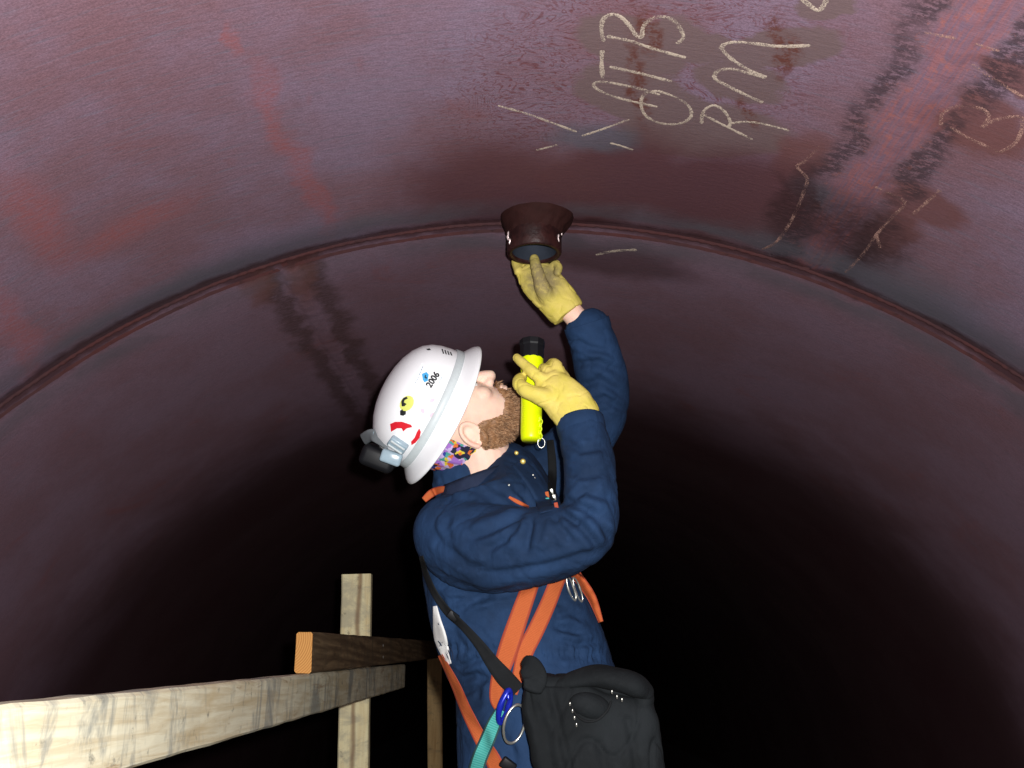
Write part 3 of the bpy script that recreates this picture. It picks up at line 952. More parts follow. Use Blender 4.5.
# skull, face, nose, lips, ears
body.add(*ellipsoid(HP(-.004, 0, .055), HAX, (.098, .077, .095), 28, 18))
face = []
for u, fr, bk, hw in ((.075, .090, -.03, .064), (.045, .0925, -.03, .067), (.02, .0945, -.025, .0675), (-.01, .099, -.022, .065), (-.035, .101, -.015, .059), (-.058, .104, -.004, .050), (-.076, .098, .02, .040), (-.088, .085, .035, .028)):
    c = HP((fr + bk) / 2, 0, u); face.append(tuple(c) + ((fr - bk) / 2, hw))
body.add(*loft(face, n=28, per=4, D=HL, power=2.35))
body.add(*loft([tuple(HP(.090, 0, .045)) + (.010, .009), tuple(HP(.101, 0, .028)) + (.012, .011), tuple(HP(.112, 0, .012)) + (.0125, .0135)], n=14, per=4, D=HL))
body.add(*ellipsoid(HP(.1135, 0, .006), HAX, (.0145, .0145, .0125)))
for sgn in (-1, 1):
    body.add(*ellipsoid(HP(.103, sgn * .0135, .003), HAX, (.011, .008, .009)))
    body.add(*ellipsoid(HP(.075, sgn * .040, .008), HAX, (.018, .022, .020)))      # cheekbones
    body.add(*ellipsoid(HP(.088, sgn * .030, .052), HAX, (.012, .025, .008)))      # brows
    # ear: bowl, rim and lobe
    ec = HP(-.004, sgn * .076, -.002)
    ea = (HF * .97 - HU * .22).normalized(); eu = (HU * .97 + HF * .22).normalized()
    el = HL * sgn
    body.add(*ellipsoid(ec + el * .002, (ea, el, eu), (.014, .006, .024)))
    rim = [ec + ea * (.017 * math.cos(t)) + eu * (.029 * math.sin(t)) + el * (.009 + .004 * math.cos(t + PI)) for t in np.linspace(-.9, PI * 1.30, 12)]
    body.add(*tube(rim, .0052, 10, 3))
    body.add(*ellipsoid(ec - eu * .027 + ea * .004 + el * .005, (ea, el, eu), (.009, .005, .009)))
    body.add(*ellipsoid(ec + ea * .012 + el * .006, (ea, el, eu), (.004, .004, .007)))
body.add(*ellipsoid(HP(.1045, 0, -.0225), HAX, (.0095, .020, .0055)))
body.add(*ellipsoid(HP(.1045, 0, -.0335), HAX, (.0095, .018, .0060)))
# neck
body.add(*loft([tuple(HP(-.010, 0, .01)) + (.060, .060), tuple(W(477, 444, 2.0)) + (.058, .058), tuple(W(484, 462, 2.01)) + (.060, .060), tuple(W(487, 485, 2.03)) + (.058, .062), tuple(W(492, 505, 2.05)) + (.06, .07)], n=22, per=4))
body.add(*ellipsoid(W(505, 455, 2.0), (CR, CF, CU), (.012, .016, .022)))
me = voxel(body, .0030, 5, .5, 'person')
person_base = Vector((W(553, 800, 2.05).x, 2.05, DECK))
person = link('person', me, M['skin'])
person['label'] = 'bearded worker in navy coveralls and white hard hat reaching up to the pipe stub'
person['category'] = 'person'
HEADBVH = bvh_of(me)

def part(name, mb_or_me, m, parent=person, smooth=True):
    if isinstance(mb_or_me, MB): return mb_or_me.build(name, m, parent, smooth)
    return link(name, mb_or_me, m, parent)

# eyes under the brim
for sgn in (-1, 1):
    mb = MB(); mb.add(*ellipsoid(HP(.0785, sgn * .031, .033), HAX, (.0125, .0125, .0125), 16, 10)); part('eye', mb, M['white_print'])
    mb = MB(); mb.add(*lathe(HP(.0895, sgn * .031, .034), (HF * .97 + HU * .2).normalized(), [(.0001, .0022), (.004, .0018), (.0055, .0005)], 14)); part('iris', mb, M['black_plastic'], bpy.data.objects['eye' if sgn < 0 else 'eye.001'])

# --- beard: a thick base grown off the jaw plus short strands
def beard_amount(f, l, u):
    al = abs(l)
    up = np.interp(f, [-.02, .015, .03, .045, .06, .085, .098, .115], [-.030, -.004, -.008, -.028, -.042, -.034, -.012, -.006])
    lo = np.interp(f, [-.02, 0, .02, .05, .09, .12], [-.045, -.075, -.092, -.105, -.11, -.11])
    e = min((up - u), (u - lo)) / .010
    if f < -.012: e = min(e, (f + .022) / .01)
    if f > .085 and al < .020 and -.038 < u < -.019: e = min(e, -.3)      # lips
    if f > .104 and u > -.012: e = -1
    return e
fc, fv = [], []
co = get_co(me); no = get_no(me)
hc = np.array(HC); loc = (co - hc) @ np.stack([np.array(HF), np.array(HL), np.array(HU)], 1)
near = (np.linalg.norm(loc, axis=1) < .15)
amt = np.full(len(co), -1.0)
for i in np.where(near)[0]:
    amt[i] = beard_amount(*loc[i])
bm_v, bm_f, idx = [], [], {}
for p in me.polygons:
    if all(amt[i] > 0 for i in p.vertices):
        q = []
        for i in p.vertices:
            if i not in idx:
                idx[i] = len(bm_v)
                th = min(1, amt[i]) * (.0035 + .003 * noise.noise(Vector(co[i]) * 90))
                th += .004 * max(0, min(1, (loc[i][0] - .03) / .06)) * min(1, amt[i])
                bm_v.append(Vector(co[i] + no[i] * (th + .0006)))
            q.append(idx[i])
        bm_f.append(tuple(q))
beard = MB(); beard.add(bm_v, bm_f)
bo = part('beard', beard, M['hair']); bo['label'] = 'short reddish brown beard'
cand = np.where(amt > .15)[0]
hv, hf_ = [], []
grow = (HF * .25 - HU * .75).normalized()
for k in range(8500):
    i = int(cand[rng.integers(len(cand))])
    n_ = Vector(no[i]); p = Vector(co[i]) + n_ * .001
    d = (n_ * .65 + grow * .75 + Vector(rng.normal(0, .28, 3))).normalized()
    L_ = (.007 + .010 * random.random()) * (.6 + .7 * max(0, min(1, loc[i][0] / .09)))
    if loc[i][2] > -.03: L_ *= .6
    s_ = d.orthogonal().normalized() * .00052; t_ = d.cross(s_).normalized() * .00052
    mid = p + d * L_ * .6; tip = mid + (d + grow * .5).normalized() * L_ * .5
    b = len(hv)
    hv += [p + s_, p - s_ * .5 + t_ * .87, p - s_ * .5 - t_ * .87, mid + s_ * .8, mid - s_ * .4 + t_ * .7, mid - s_ * .4 - t_ * .7, tip]
    hf_ += [(b, b + 1, b + 4, b + 3), (b + 1, b + 2, b + 5, b + 4), (b + 2, b, b + 3, b + 5), (b + 3, b + 4, b + 6), (b + 4, b + 5, b + 6), (b + 5, b + 3, b + 6)]
me_h = mesh_from('beard_strands', hv, hf_)
me_h.materials.append(M['hair']); me_h.materials.append(M['hair_light']); me_h.materials.append(M['hair_dark'])
mi = []
for k in range(8500): mi += [random.choice((0, 1, 1, 2))] * 6
if len(me_h.polygons) == len(mi): me_h.polygons.foreach_set('material_index', mi)
so = bpy.data.objects.new('beard_strands', me_h); COL.objects.link(so); so.parent = bo; so['kind'] = 'stuff'

# --- bandana wrapped round the head under the hat
def bandana_mat():
    t = NT('colourful printed bandana'); c = t.coord()
    v1 = t.voro(t.vec('ADD', c, t.vec('MULTIPLY', t.noise(c, 60, 3, col=True), (.02, .02, .02))), 105, out='Color'); 
    s = t.n.new('ShaderNodeSeparateXYZ'); t.l.new(v1, s.inputs[0])
    cr = t.n.new('ShaderNodeValToRGB'); cr.color_ramp.interpolation = 'CONSTANT'
    els = [(0, (.02, .02, .05, 1)), (.2, (.35, .16, .55, 1)), (.38, (.55, .42, .70, 1)), (.52, (.70, .16, .04, 1)), (.64, (.70, .55, .05, 1)), (.76, (.08, .35, .30, 1)), (.86, (.03, .05, .3, 1))]
    while len(cr.color_ramp.elements) < len(els): cr.color_ramp.elements.new(.5)
    for e, (p, col) in zip(cr.color_ramp.elements, els): e.position = p; e.color = col
    t.l.new(s.outputs[0], cr.inputs[0])
    return t.done(cr.outputs[0], .8, None, 0, .2)
M['bandana'] = bandana_mat()
mb = MB()
ring = []
for (u, kf, kl) in ((.085, .100, .080), (.05, .1015, .0815), (.020, .097, .080), (.000, .090, .078), (-.022, .082, .072), (-.03, .078, .068)):
    ring.append((u, kf, kl))
v, f = [], []
na = 40
for j, (u, kf, kl) in enumerate(ring):
    for i in range(na + 1):
        a = PI * .56 + (PI * .88) * i / na        # round the back, ear to ear
        w = .002 * math.sin(i * 1.7 + j)
        v.append(HP((kf + w) * math.cos(a) - .012, (kl + w) * math.sin(a), u))
for j in range(len(ring) - 1):
    for i in range(na):
        a = j * (na + 1) + i
        f.append((a, a + 1, a + na + 2, a + na + 1))
mb.add(v, f); part('bandana', mb, M['bandana'])

# --- coverall
suit = MB()
for k in (TORSO, R_ARM, L_ARM):
    suit.add(*loft(rows(k), n=28, per=5))
suit.add(*ellipsoid(W(592, 537, 1.792), (CR, CF, CU), (.040, .055, .034)))      # point of the elbow
suit.add(*loft(leg(-1, 1.0), n=20, per=4)); suit.add(*loft(leg(1, 1.0), n=20, per=4))
sm = voxel(suit, .0045, 7, .5, 'coverall')
P = get_co(sm); N = get_no(sm)
px = proj_np(P)
view = (np.array(CO) - P); view /= np.linalg.norm(view, axis=1)[:, None]
facing = np.clip((N * view).sum(1) * 2.2, 0, 1)
C4 = lambda L: [(400 + x / 3.838, 440 + y / 3.838) for x, y in L]
C5 = lambda L: [(410 + x / 3.793, 570 + y / 3.793) for x, y in L]
FOLDS = [  # polyline, depth (m, negative is a crease), width px
    (C4([(255, 378), (340, 350), (420, 312), (480, 275)]), -.007, 4.5), (C4([(330, 425), (400, 380), (470, 310)]), -.006, 4), (C4([(480, 430), (492, 370), (505, 300)]), -.007, 4),
    (C4([(590, 290), (620, 340), (660, 400)]), -.006, 4), (C4([(615, 275), (690, 325), (730, 370), (760, 415)]), -.008, 4), (C4([(625, 235), (720, 265), (780, 325), (810, 390)]), -.007, 4),
    (C4([(300, 520), (430, 505), (560, 485), (700, 445), (800, 420)]), -.005, 4.5), (C4([(120, 350), (180, 420), (260, 480), (330, 500)]), -.005, 5), (C4([(190, 290), (175, 340), (190, 400)]), -.004, 4),
    (C4([(250, 300), (330, 270), (430, 250)]), -.004, 5), (C4([(540, 430), (560, 380), (575, 320)]), .005, 5), (C4([(420, 420), (440, 370)]), .004, 5), (C4([(650, 410), (630, 360), (600, 310)]), .004, 4),
    (C4([(100, 490), (200, 560), (330, 595), (480, 580)]), -.007, 4.5), (C4([(200, 610), (270, 610), (350, 605)]), -.006, 3.5), (C4([(230, 650), (280, 625), (345, 600)]), -.005, 3.5), (C4([(150, 600), (180, 680), (230, 720)]), -.006, 4),
    (C4([(590, 680), (650, 660), (710, 690)]), -.005, 4), (C4([(600, 730), (650, 720), (700, 740)]), -.004, 4), (C4([(560, 640), (600, 620), (640, 640)]), -.004, 4),
    (C5([(175, 380), (240, 345), (300, 330)]), -.005, 3.5), (C5([(180, 420), (250, 400), (300, 420)]), -.006, 4), (C5([(190, 470), (260, 440), (250, 500)]), -.005, 4), (C5([(210, 560), (270, 620), (290, 700)]), -.005, 5), (C5([(560, 260), (640, 280), (720, 270)]), -.005, 3.5),
    (C5([(540, 200), (600, 230), (660, 240)]), -.004, 4), (C5([(330, 600), (380, 680), (400, 750)]), -.005, 5), (C5([(110, 130), (160, 220), (200, 300)]), -.004, 4),
    ([(566, 335), (590, 348), (612, 352)], -.005, 3.5), ([(572, 365), (598, 362), (622, 372)], -.006, 4), ([(576, 390), (600, 380), (626, 396)], -.006, 4), ([(580, 408), (604, 398), (625, 410)], -.005, 3.5),
    ([(563, 440), (580, 450), (606, 446)], -.005, 4), ([(562, 470), (585, 476), (612, 470)], -.004, 4), ([(562, 505), (585, 490), (614, 500)], -.006, 4), ([(570, 525), (592, 510), (612, 520)], -.005, 4),
    (C4([(430, 180), (480, 215), (500, 260)]), -.005, 3.5), (C4([(330, 170), (400, 200), (470, 260)]), -.004, 4), (C4([(180, 160), (280, 190), (360, 220)]), -.004, 4),
]
disp = np.zeros(len(P))
for line, d, w in FOLDS:
    dist, sg, par = seg_dist(px, line)
    taper = np.clip(np.minimum(par, 1 - par) * 5 + .25, 0, 1)
    d = d * 1.15; w = w * 1.0
    x = dist / w
    prof = np.exp(-x * x)
    side = np.exp(-((x - 1.9) / 1.0) ** 2) * .45 * (sg > 0) + np.exp(-((x - 1.7) / .9) ** 2) * .25 * (sg < 0)
    disp += (d * prof - d * side * (1 if d < 0 else 0)) * taper
# elastic waist gathers
band = np.exp(-((px[:, 1] - (652 + (px[:, 0] - 520) * .02)) / 7.5) ** 2)
gat = np.array([noise.noise(Vector((x * .55, y * .03, 0))) for x, y in px])
disp += band * (gat * .011 - .005)
disp *= facing
wr = np.array([noise.noise(Vector((p[0] * 16, p[1] * 16, p[2] * 10))) * .004 + noise.noise(Vector((p[0] * 38, p[1] * 38, p[2] * 30))) * .0018 for p in P])
ridge = np.array([abs(noise.noise(Vector((p[0] * 11 + 7, p[1] * 11, p[2] * 19)))) for p in P])
disp += wr * .8 - .0018 * np.exp(-(ridge / .06) ** 2)
ridge2 = np.array([abs(noise.noise(Vector((p[0] * 24 + 3, p[1] * 20, p[2] * 34 + 2)))) for p in P])
disp -= .0011 * np.exp(-(ridge2 / .05) ** 2)
set_co(sm, P + N * disp[:, None])
coverall = part('coverall', sm, M['navy']); coverall['label'] = 'navy blue work coveralls'
SUIT = bvh_of(sm)
# the trunk alone, for the straps that pass under the sleeve
tv, tf = loft(rows(TORSO), n=40, per=6)
TL0 = BVHTree.FromPolygons(tv, tf)
SP, keep = get_co(sm), []
for q in sm.polygons:
    c = q.center; pr_ = proj(c)
    h = TL0.ray_cast(CO, ray(*pr_).normalized())
    if h[0] is None or (c - CO).length > h[3] - .03: keep.append(tuple(q.vertices))
TRUNK = BVHTree.FromPolygons([Vector(x) for x in SP] + list(tv), keep + [tuple(i + len(SP) for i in q) for q in tf])

def cast(b, x, y):
    h = b.ray_cast(CO, ray(x, y).normalized())
    return (h[0], h[1], h[3]) if h[0] is not None else None

def drape(b, pts, wid, lift=.003, thick=.0022, cols=5, per=8, smooth=3, edge=None):
    """a band laid on the cloth: pixel centre line, half width in px"""
    S = catmull([tuple(p) + (w,) for p, w in zip(pts, wid)], per)
    n = len(S)
    dep = np.full((n, cols), np.nan)
    pxy = np.zeros((n, cols, 2))
    for i in range(n):
        d = S[min(i + 1, n - 1), :2] - S[max(i - 1, 0), :2]; d /= np.hypot(*d) + 1e-9
        nn = np.array([-d[1], d[0]])
        for j in range(cols):
            q = S[i, :2] + nn * S[i, 2] * (2 * j / (cols - 1) - 1)
            pxy[i, j] = q
            h = cast(b, *q)
            if h: dep[i, j] = h[2]
    mean = np.nanmedian(dep)
    for i in range(n):
        row = dep[i]
        if np.isnan(row).all(): row[:] = mean if i == 0 else dep[i - 1]
        else: row[np.isnan(row)] = np.nanmax(row)
    for _ in range(smooth):
        e = np.pad(dep, ((1, 1), (0, 0)), 'edge'); dep2 = np.minimum((e[:-2] + 2 * e[1:-1] + e[2:]) / 4, dep); dep = dep2
        e = np.pad(dep, ((0, 0), (1, 1)), 'edge'); dep = np.minimum((e[:, :-2] + 2 * e[:, 1:-1] + e[:, 2:]) / 4, dep)
    v, f, uv = [], [], []
    L_ = 0; prev = None
    for i in range(n):
        c = CO + ray(*S[i, :2]).normalized() * dep[i, cols // 2]
        if prev is not None: L_ += (c - prev).length
        prev = c
        for j in range(cols):
            r = ray(*pxy[i, j]).normalized()
            v.append(CO + r * (dep[i, j] - lift - thick)); uv.append((j / (cols - 1), L_))
    for i in range(n):
        for j in range(cols):
            r = ray(*pxy[i, j]).normalized()
            v.append(CO + r * (dep[i, j] - lift + .001)); uv.append((j / (cols - 1), L_))
    o = n * cols
    mi = []
    for i in range(n - 1):
        for j in range(cols - 1):
            a = i * cols + j
            f.append((a, a + cols, a + cols + 1, a + 1)); mi.append(1 if edge and j in (0, cols - 2) else 0)
            f.append((o + a, o + a + 1, o + a + cols + 1, o + a + cols)); mi.append(0)
        for j in (0, cols - 1):
            a = i * cols + j
            q = (a, a + o, a + o + cols, a + cols)
            f.append(q if j == 0 else q[::-1]); mi.append(1 if edge else 0)
    for i in (0, n - 1):
        for j in range(cols - 1):
            a = i * cols + j
            q = (a, a + 1, a + 1 + o, a + o)
            f.append(q if i == 0 else q[::-1]); mi.append(0)
    me = bpy.data.meshes.new('band'); me.from_pydata([tuple(p) for p in v], [], f)
    ul = me.uv_layers.new(name='UVMap'); ul.data.foreach_set('uv', [c for q in f for i in q for c in uv[i]])
    if edge: me.polygons.foreach_set('material_index', mi)
    me.polygons.foreach_set('use_smooth', [True] * len(f)); me.update()
    return me

# collar, a stand of cloth round the neck
def collar():
    base = [(436, 492), (452, 490), (478, 484), (500, 474), (514, 464), (521, 455)]
    top = [(437, 476), (452, 478), (478, 471), (500, 463), (514, 457), (519, 451)]
    v, f = [], []
    na, nr = 48, 5
    c0 = W(481, 488, 2.02); c1 = W(480, 470, 2.01)
    a_ax = (W(521, 456, 2.02) - W(437, 484, 2.02)).normalized()
    nrm = a_ax.cross(CF).normalized(); nrm = -nrm if nrm.dot(CU) < 0 else nrm
    b_ax = nrm.cross(a_ax).normalized()
    for j in range(nr):
        t = j / (nr - 1)
        for i in range(na):
            a = 2 * PI * i / na
            c = c0.lerp(c1, t)
            ra = .090 - .006 * t; rb = .085 - .004 * t
            w = .004 * noise.noise(Vector((math.cos(a) * 2, math.sin(a) * 2, t)))
            v.append(c + a_ax * ((ra + w) * math.cos(a)) + b_ax * ((rb + w) * math.sin(a)) - nrm * (.004 * math.cos(2 * a)))
    # fold over the top edge
    for i in range(na):
        a = 2 * PI * i / na
        v.append(c1 + a_ax * (.079 * math.cos(a)) + b_ax * (.076 * math.sin(a)) - nrm * (.012 + .004 * math.cos(2 * a)))
    for j in range(nr):
        for i in range(na):
            f.append((j * na + i, j * na + (i + 1) % na, (j + 1) * na + (i + 1) % na, (j + 1) * na + i))
    mb = MB(); mb.add(v, f)
    return mb
part('collar', collar(), M['navy_dark'], coverall)

# front placket and snaps
part('placket', drape(SUIT, [(517, 462), (530, 476), (541, 494), (546, 512)], [7, 8, 8, 7], .002, .002), M['navy'], coverall)
for (x, y, r) in ((516.5, 453, 2.2), (523, 461.5, 2.8)):
    mb = MB(); mb.add(*lathe(W(x, y, 1.915), -CF, [(.0001, .003), (r * .0012, .003), (r * .0019, .0015), (r * .002, -.004), (.0001, -.004)], 14)); part('snap', mb, M['brass'], coverall)
for (x, y) in ((533, 475), (534.5, 478), (509, 485)):
    h = cast(SUIT, x, y)
    mb = MB(); mb.add(*ellipsoid(h[0] - CF * .003, (CR, CF, CU), (.0025, .002, .0025), 10, 8)); part('snap', mb, M['steel_ring'], coverall)
# sleeve cuffs: hems at the wrist
def hem(rowsL, i, name='cuff'):
    r = rows(rowsL); e = Vector(r[-1][:3]); d = (e - Vector(r[-2][:3])).normalized()
    a, b = r[-1][3], r[-1][4]
    L_ = [tuple(e - d * .014) + (a * 1.02, b * 1.02), tuple(e) + (a * 1.05, b * 1.05), tuple(e + d * .012) + (a * 1.04, b * 1.04)]
    v, f = loft(L_, n=28, per=4, round_ends=False)
    # drop the caps, add an inner lip
    n = 28
    f = [q for q in f if len(q) == 4]
    nr = (len(v) - 2) // n
    v = v[:nr * n]
    inner = []
    c = sum((v[(nr - 1) * n + k] for k in range(n)), Vector()) / n
    for k in range(n): inner.append(c + (v[(nr - 1) * n + k] - c) * .93 - d * .002)
    v += inner
    for k in range(n): f.append(((nr - 1) * n + k, (nr - 1) * n + (k + 1) % n, nr * n + (k + 1) % n, nr * n + k))
    v += [c + (p - c) * .9 - d * .03 for p in inner]
    for k in range(n): f.append((nr * n + k, nr * n + (k + 1) % n, (nr + 1) * n + (k + 1) % n, (nr + 1) * n + k))
    mb = MB(); mb.add(v, f)
    return part(name, mb, M['navy'], coverall)
hem(R_ARM, 0); hem(L_ARM, 1)
# pale printed patch on the back of the hip
part('back_patch', drape(SUIT, [(435, 606), (437, 620), (440, 636), (444, 650), (450, 664)], [2.0, 4.0, 6.2, 5.0, 1.5], .002, .001), M['white_print'], coverall)
for k in range(3):
    part('patch_stripe', drape(SUIT, [(438 + k * 4, 641 + k), (444 + k * 4, 649 + k), (449 + k * 2, 660)], [.5, .5, .5], .0035, .001, cols=3), M['navy_dark'], coverall)

# boots on the deck
for sy in (-1, 1):
    an = Vector(leg(sy, 1.0)[-1][:3])
    mb = MB()
    up = Vector((0, 0, 1)); Xv = Vector((1, 0, 0))
    mb.add(*loft([tuple(an + up * .06) + (.054, .05), tuple(Vector((an.x, an.y, DECK + .085))) + (.052, .047), tuple(Vector((an.x + .005, an.y, DECK + .05))) + (.055, .045)], n=18, per=3, D=Vector((0, 1, 0))))
    mb.add(*loft([(an.x - .05, an.y, DECK + .045, .04, .038), (an.x + .03, an.y, DECK + .05, .045, .042), (an.x + .11, an.y, DECK + .042, .036, .048), (an.x + .175, an.y, DECK + .036, .030, .042)], n=18, per=4, D=Vector((0, 1, 0))))
    bme = voxel(mb, .005, 4, .5, 'boot')
    a = get_co(bme); a[:, 2] = np.maximum(a[:, 2], DECK + .003); set_co(bme, a)
    part('boot', bme, M['boot'])

# --- gloves
def glove(shapes, m, label, voxel_size=.0024):
    mb = MB()
    for i, k in enumerate(shapes): mb.add(*loft(rows(k), n=18, per=5, round_ends=i > 0))
    me = voxel(mb, voxel_size, 7, .5, 'glove')
    a_ = get_co(me); n_ = get_no(me)
    w_ = np.array([noise.noise(Vector(q) * 45) * .0016 - .0016 * math.exp(-(noise.noise(Vector(q) * 30 + Vector((3, 1, 2))) / .05) ** 2) for q in a_])
    set_co(me, a_ + n_ * w_[:, None])
    o = part('glove', me, m); o['label'] = label
    return o
def fing(pts, r):
    """pts (px, py, Y); r metres at each"""
    return [(x, y, Y, rr / pm(x, y, Y), rr) for (x, y, Y), rr in zip(pts, r)]
g1 = [
    [(586, 434, 1.81, 19, .036), (580, 420, 1.808, 22.5, .036), (570, 406, 1.806, 23.5, .030), (560, 395, 1.806, 22, .024), (551, 384, 1.812, 18, .018), (547, 377, 1.816, 13, .014)],
    fing([(554, 389, 1.818), (546, 381.5, 1.813), (536, 375, 1.809), (527, 367, 1.818), (521, 361.5, 1.828), (517, 358, 1.836)], [.015, .014, .0118, .0108, .0100, .009]),      # index, laid along the torch
    fing([(562, 402, 1.812), (546, 398, 1.800), (530, 392, 1.797), (520.5, 386, 1.806), (519, 380, 1.818), (521.5, 377.5, 1.832)], [.020, .019, .0155, .0135, .012, .0105]),   # thumb, closed round it
    fing([(554, 380, 1.816), (547, 371, 1.822), (543.5, 368.5, 1.838), (544, 371, 1.862), (541, 374, 1.888), (535, 376, 1.902)], [.013, .0125, .0118, .011, .0105, .0095]),   # middle
    fing([(561, 378, 1.816), (556.5, 366, 1.824), (552, 364.5, 1.846), (550, 369, 1.874), (545, 375, 1.898), (538, 378, 1.91)], [.013, .0125, .0118, .011, .0105, .0095]),    # ring
    fing([(568, 388, 1.82), (562, 374, 1.832), (557, 372, 1.856), (553, 377, 1.88), (547, 384, 1.898), (540, 386, 1.906)], [.012, .0115, .0108, .010, .0095, .0085]),   # little
]
glove(g1, M['glove'], 'yellow leather glove gripping the torch')
g2 = [
    [(569, 314.5, 2.03, 17.5, .034), (563, 307, 2.028, 19.5, .034), (553, 295, 2.022, 20, .026), (542, 283, 2.02, 20.5, .019), (533, 273, 2.024, 18, .015), (528, 267, 2.03, 14, .012)],
    fing([(552, 303, 2.018), (544.5, 292, 2.000), (539.5, 279, 1.985), (536, 267, 1.979), (534.5, 259, 1.984)], [.020, .0185, .0150, .0130, .0108]),      # thumb inside the bore
    fing([(519, 272, 2.03), (516.5, 262, 2.046), (518, 250, 2.050), (521, 240, 2.050)], [.0115, .0108, .010, .009]),
    fing([(528, 268, 2.036), (527, 258, 2.052), (528, 246, 2.054), (530, 236, 2.052)], [.012, .011, .0105, .009]),
    fing([(538, 270, 2.034), (538, 260, 2.050), (539, 248, 2.052), (540, 239, 2.05)], [.0115, .011, .0105, .009]),
    fing([(546, 281, 2.018), (551, 270, 2.014), (555.5, 264.5, 2.006), (558.5, 267.5, 1.997), (557.5, 272.5, 1.992)], [.0125, .011, .0105, .0098, .009]),   # little, bent
]
glove(g2, M['glove_dirty'], 'yellow leather glove with sooty palm, hand inside the pipe')
# hems of the gloves

# ------------------------------------------------------------------ hard hat
HTC = HC + HU * .078 + HF * .001
def HT(f, l, u): return HTC + HF * f + HL * l + HU * u
hat = thing('hard_hat', 'white full-brim hard hat with stickers on the worker\'s head', 'hard hat', HT(0, 0, -.02))
prof = [(.002, .0015, .1225), (.022, .019, .1215), (.046, .039, .118), (.070, .060, .111), (.092, .080, .1005), (.110, .096, .086), (.122, .106, .069), (.129, .1125, .050), (.133, .1155, .028), (.1345, .117, .012),
        (.1355, .118, .003), (.139, .1215, -.003), (.145, .131, -.011), (.152, .142, -.019), (.157, .149, -.0255), (.1575, .1498, -.0285), (.1555, .1478, -.0300)]
inner = [(.150, .140, -.0225), (.143, .128, -.0125), (.133, .1165, -.004), (.131, .1145, .012), (.126, .110, .050), (.107, .094, .082), (.068, .058, .107), (.002, .0015, .1185)]
prof = [(a * .957, b, u * .93) if u > .0 else ((a * .975 if u > -.012 else a), b, u) for a, b, u in prof]
inner = [(a * .955, b, u * .925) if u > .0 else (a * .972, b, u) for a, b, u in inner]
v, f = [], []
nh = 72
for (a, b, u) in prof + inner:
    for k in range(nh):
        t = 2 * PI * k / nh
        v.append(HT(a * math.cos(t), b * math.sin(t), u + (.004 * math.cos(2 * t) * (1 if u < -.008 else 0))))
for j in range(len(prof + inner) - 1):
    for k in range(nh):
        f.append((j * nh + k, (j + 1) * nh + k, (j + 1) * nh + (k + 1) % nh, j * nh + (k + 1) % nh))
hm = mesh_from('shell', v, f)
link('shell', hm, M['white_hat'], hat)
HATB = bvh_of(hm)
# suspension band inside
mb = MB(); v, f = [], []
for j, (a, b, u) in enumerate(((.112, .095, -.006), (.113, .096, .02), (.111, .094, .022), (.110, .093, -.006))):
    for k in range(48):
        t = 2 * PI * k / 48; v.append(HT(a * math.cos(t) - .004, b * math.sin(t), u))
for j in range(4):
    for k in range(48):
        f.append((j * 48 + k, ((j + 1) % 4) * 48 + k, ((j + 1) % 4) * 48 + (k + 1) % 48, j * 48 + (k + 1) % 48))
mb.add(v, f); mb.build('headband', M['clip_grey'], hat)

def decal(b, poly, m, name, parent, lift=.0008, label=None):
    """a thin sticker cut to a pixel outline and laid on the surface b"""
    bm = bmesh.new()
    vs = [bm.verts.new((x, y, 0)) for x, y in poly]
    fc = bm.faces.new(vs)
    bmesh.ops.triangulate(bm, faces=[fc])
    bmesh.ops.subdivide_edges(bm, edges=bm.edges[:], cuts=2, use_grid_fill=True)
    bmesh.ops.triangulate(bm, faces=bm.faces[:])
    bm.verts.index_update()
    v, ok = [], True
    for q in bm.verts:
        h = cast(b, q.co.x, q.co.y)
        v.append(h[0] + h[1] * lift if h else None)
    f = [tuple(q.index for q in p.verts) for p in bm.faces if all(v[q.index] is not None for q in p.verts)]
    v = [p if p is not None else Vector(CO) + ray(0, 0) for p in v]
    bm.free()
    used = sorted({i for q in f for i in q}); mp = {o: i for i, o in enumerate(used)}
    mb = MB(); mb.add([v[i] for i in used], [tuple(mp[i] for i in q) for q in f])
    o = mb.build(name, m, parent)
    bm = bmesh.new(); bm.from_mesh(o.data); bmesh.ops.recalc_face_normals(bm, faces=bm.faces); bm.to_mesh(o.data); bm.free()
    if label: o['label'] = label
    return o
def text_decal(b, txt, p0, p1, m, name, parent, hscale=1.0, lift=.001):
    """lettering running from pixel p0 to p1"""
    cu = bpy.data.curves.new('txt', 'FONT'); cu.body = txt; cu.size = 1.0; cu.resolution_u = 3; cu.offset = .042
    o = bpy.data.objects.new('txt', cu); COL.objects.link(o)
    dg = bpy.context.evaluated_depsgraph_get(); dg.update()
    me = bpy.data.meshes.new_from_object(o.evaluated_get(dg))
    bpy.data.objects.remove(o)
    xs = [q.co.x for q in me.vertices]; w = max(xs) - min(xs); x0 = min(xs)
    e = Vector((p1[0] - p0[0], p1[1] - p0[1])); k = e.length / w; e.normalize()
    up = Vector((e.y, -e.x))
    v = []
    for q in me.vertices:
        P_ = Vector(p0) + e * ((q.co.x - x0) * k) + up * (q.co.y * k * hscale)
        h = cast(b, P_.x, P_.y)
        v.append(h[0] + h[1] * lift if h else Vector(CO))
    f = [tuple(p.vertices) for p in me.polygons]
    bpy.data.meshes.remove(me)
    mb = MB(); mb.add(v, f)
    return mb.build(name, m, parent, smooth=False)
def ink(name, r, g, b): return simple(name, srgb(r, g, b), .5, var=.06)
I_blk, I_red, I_blue, I_yel, I_pink, I_grey = ink('black print', 25, 28, 30), ink('red print', 215, 30, 45), ink('light blue print', 70, 165, 220), ink('yellow print', 215, 220, 110), ink('pink print', 240, 185, 200), ink('grey print', 140, 165, 180)
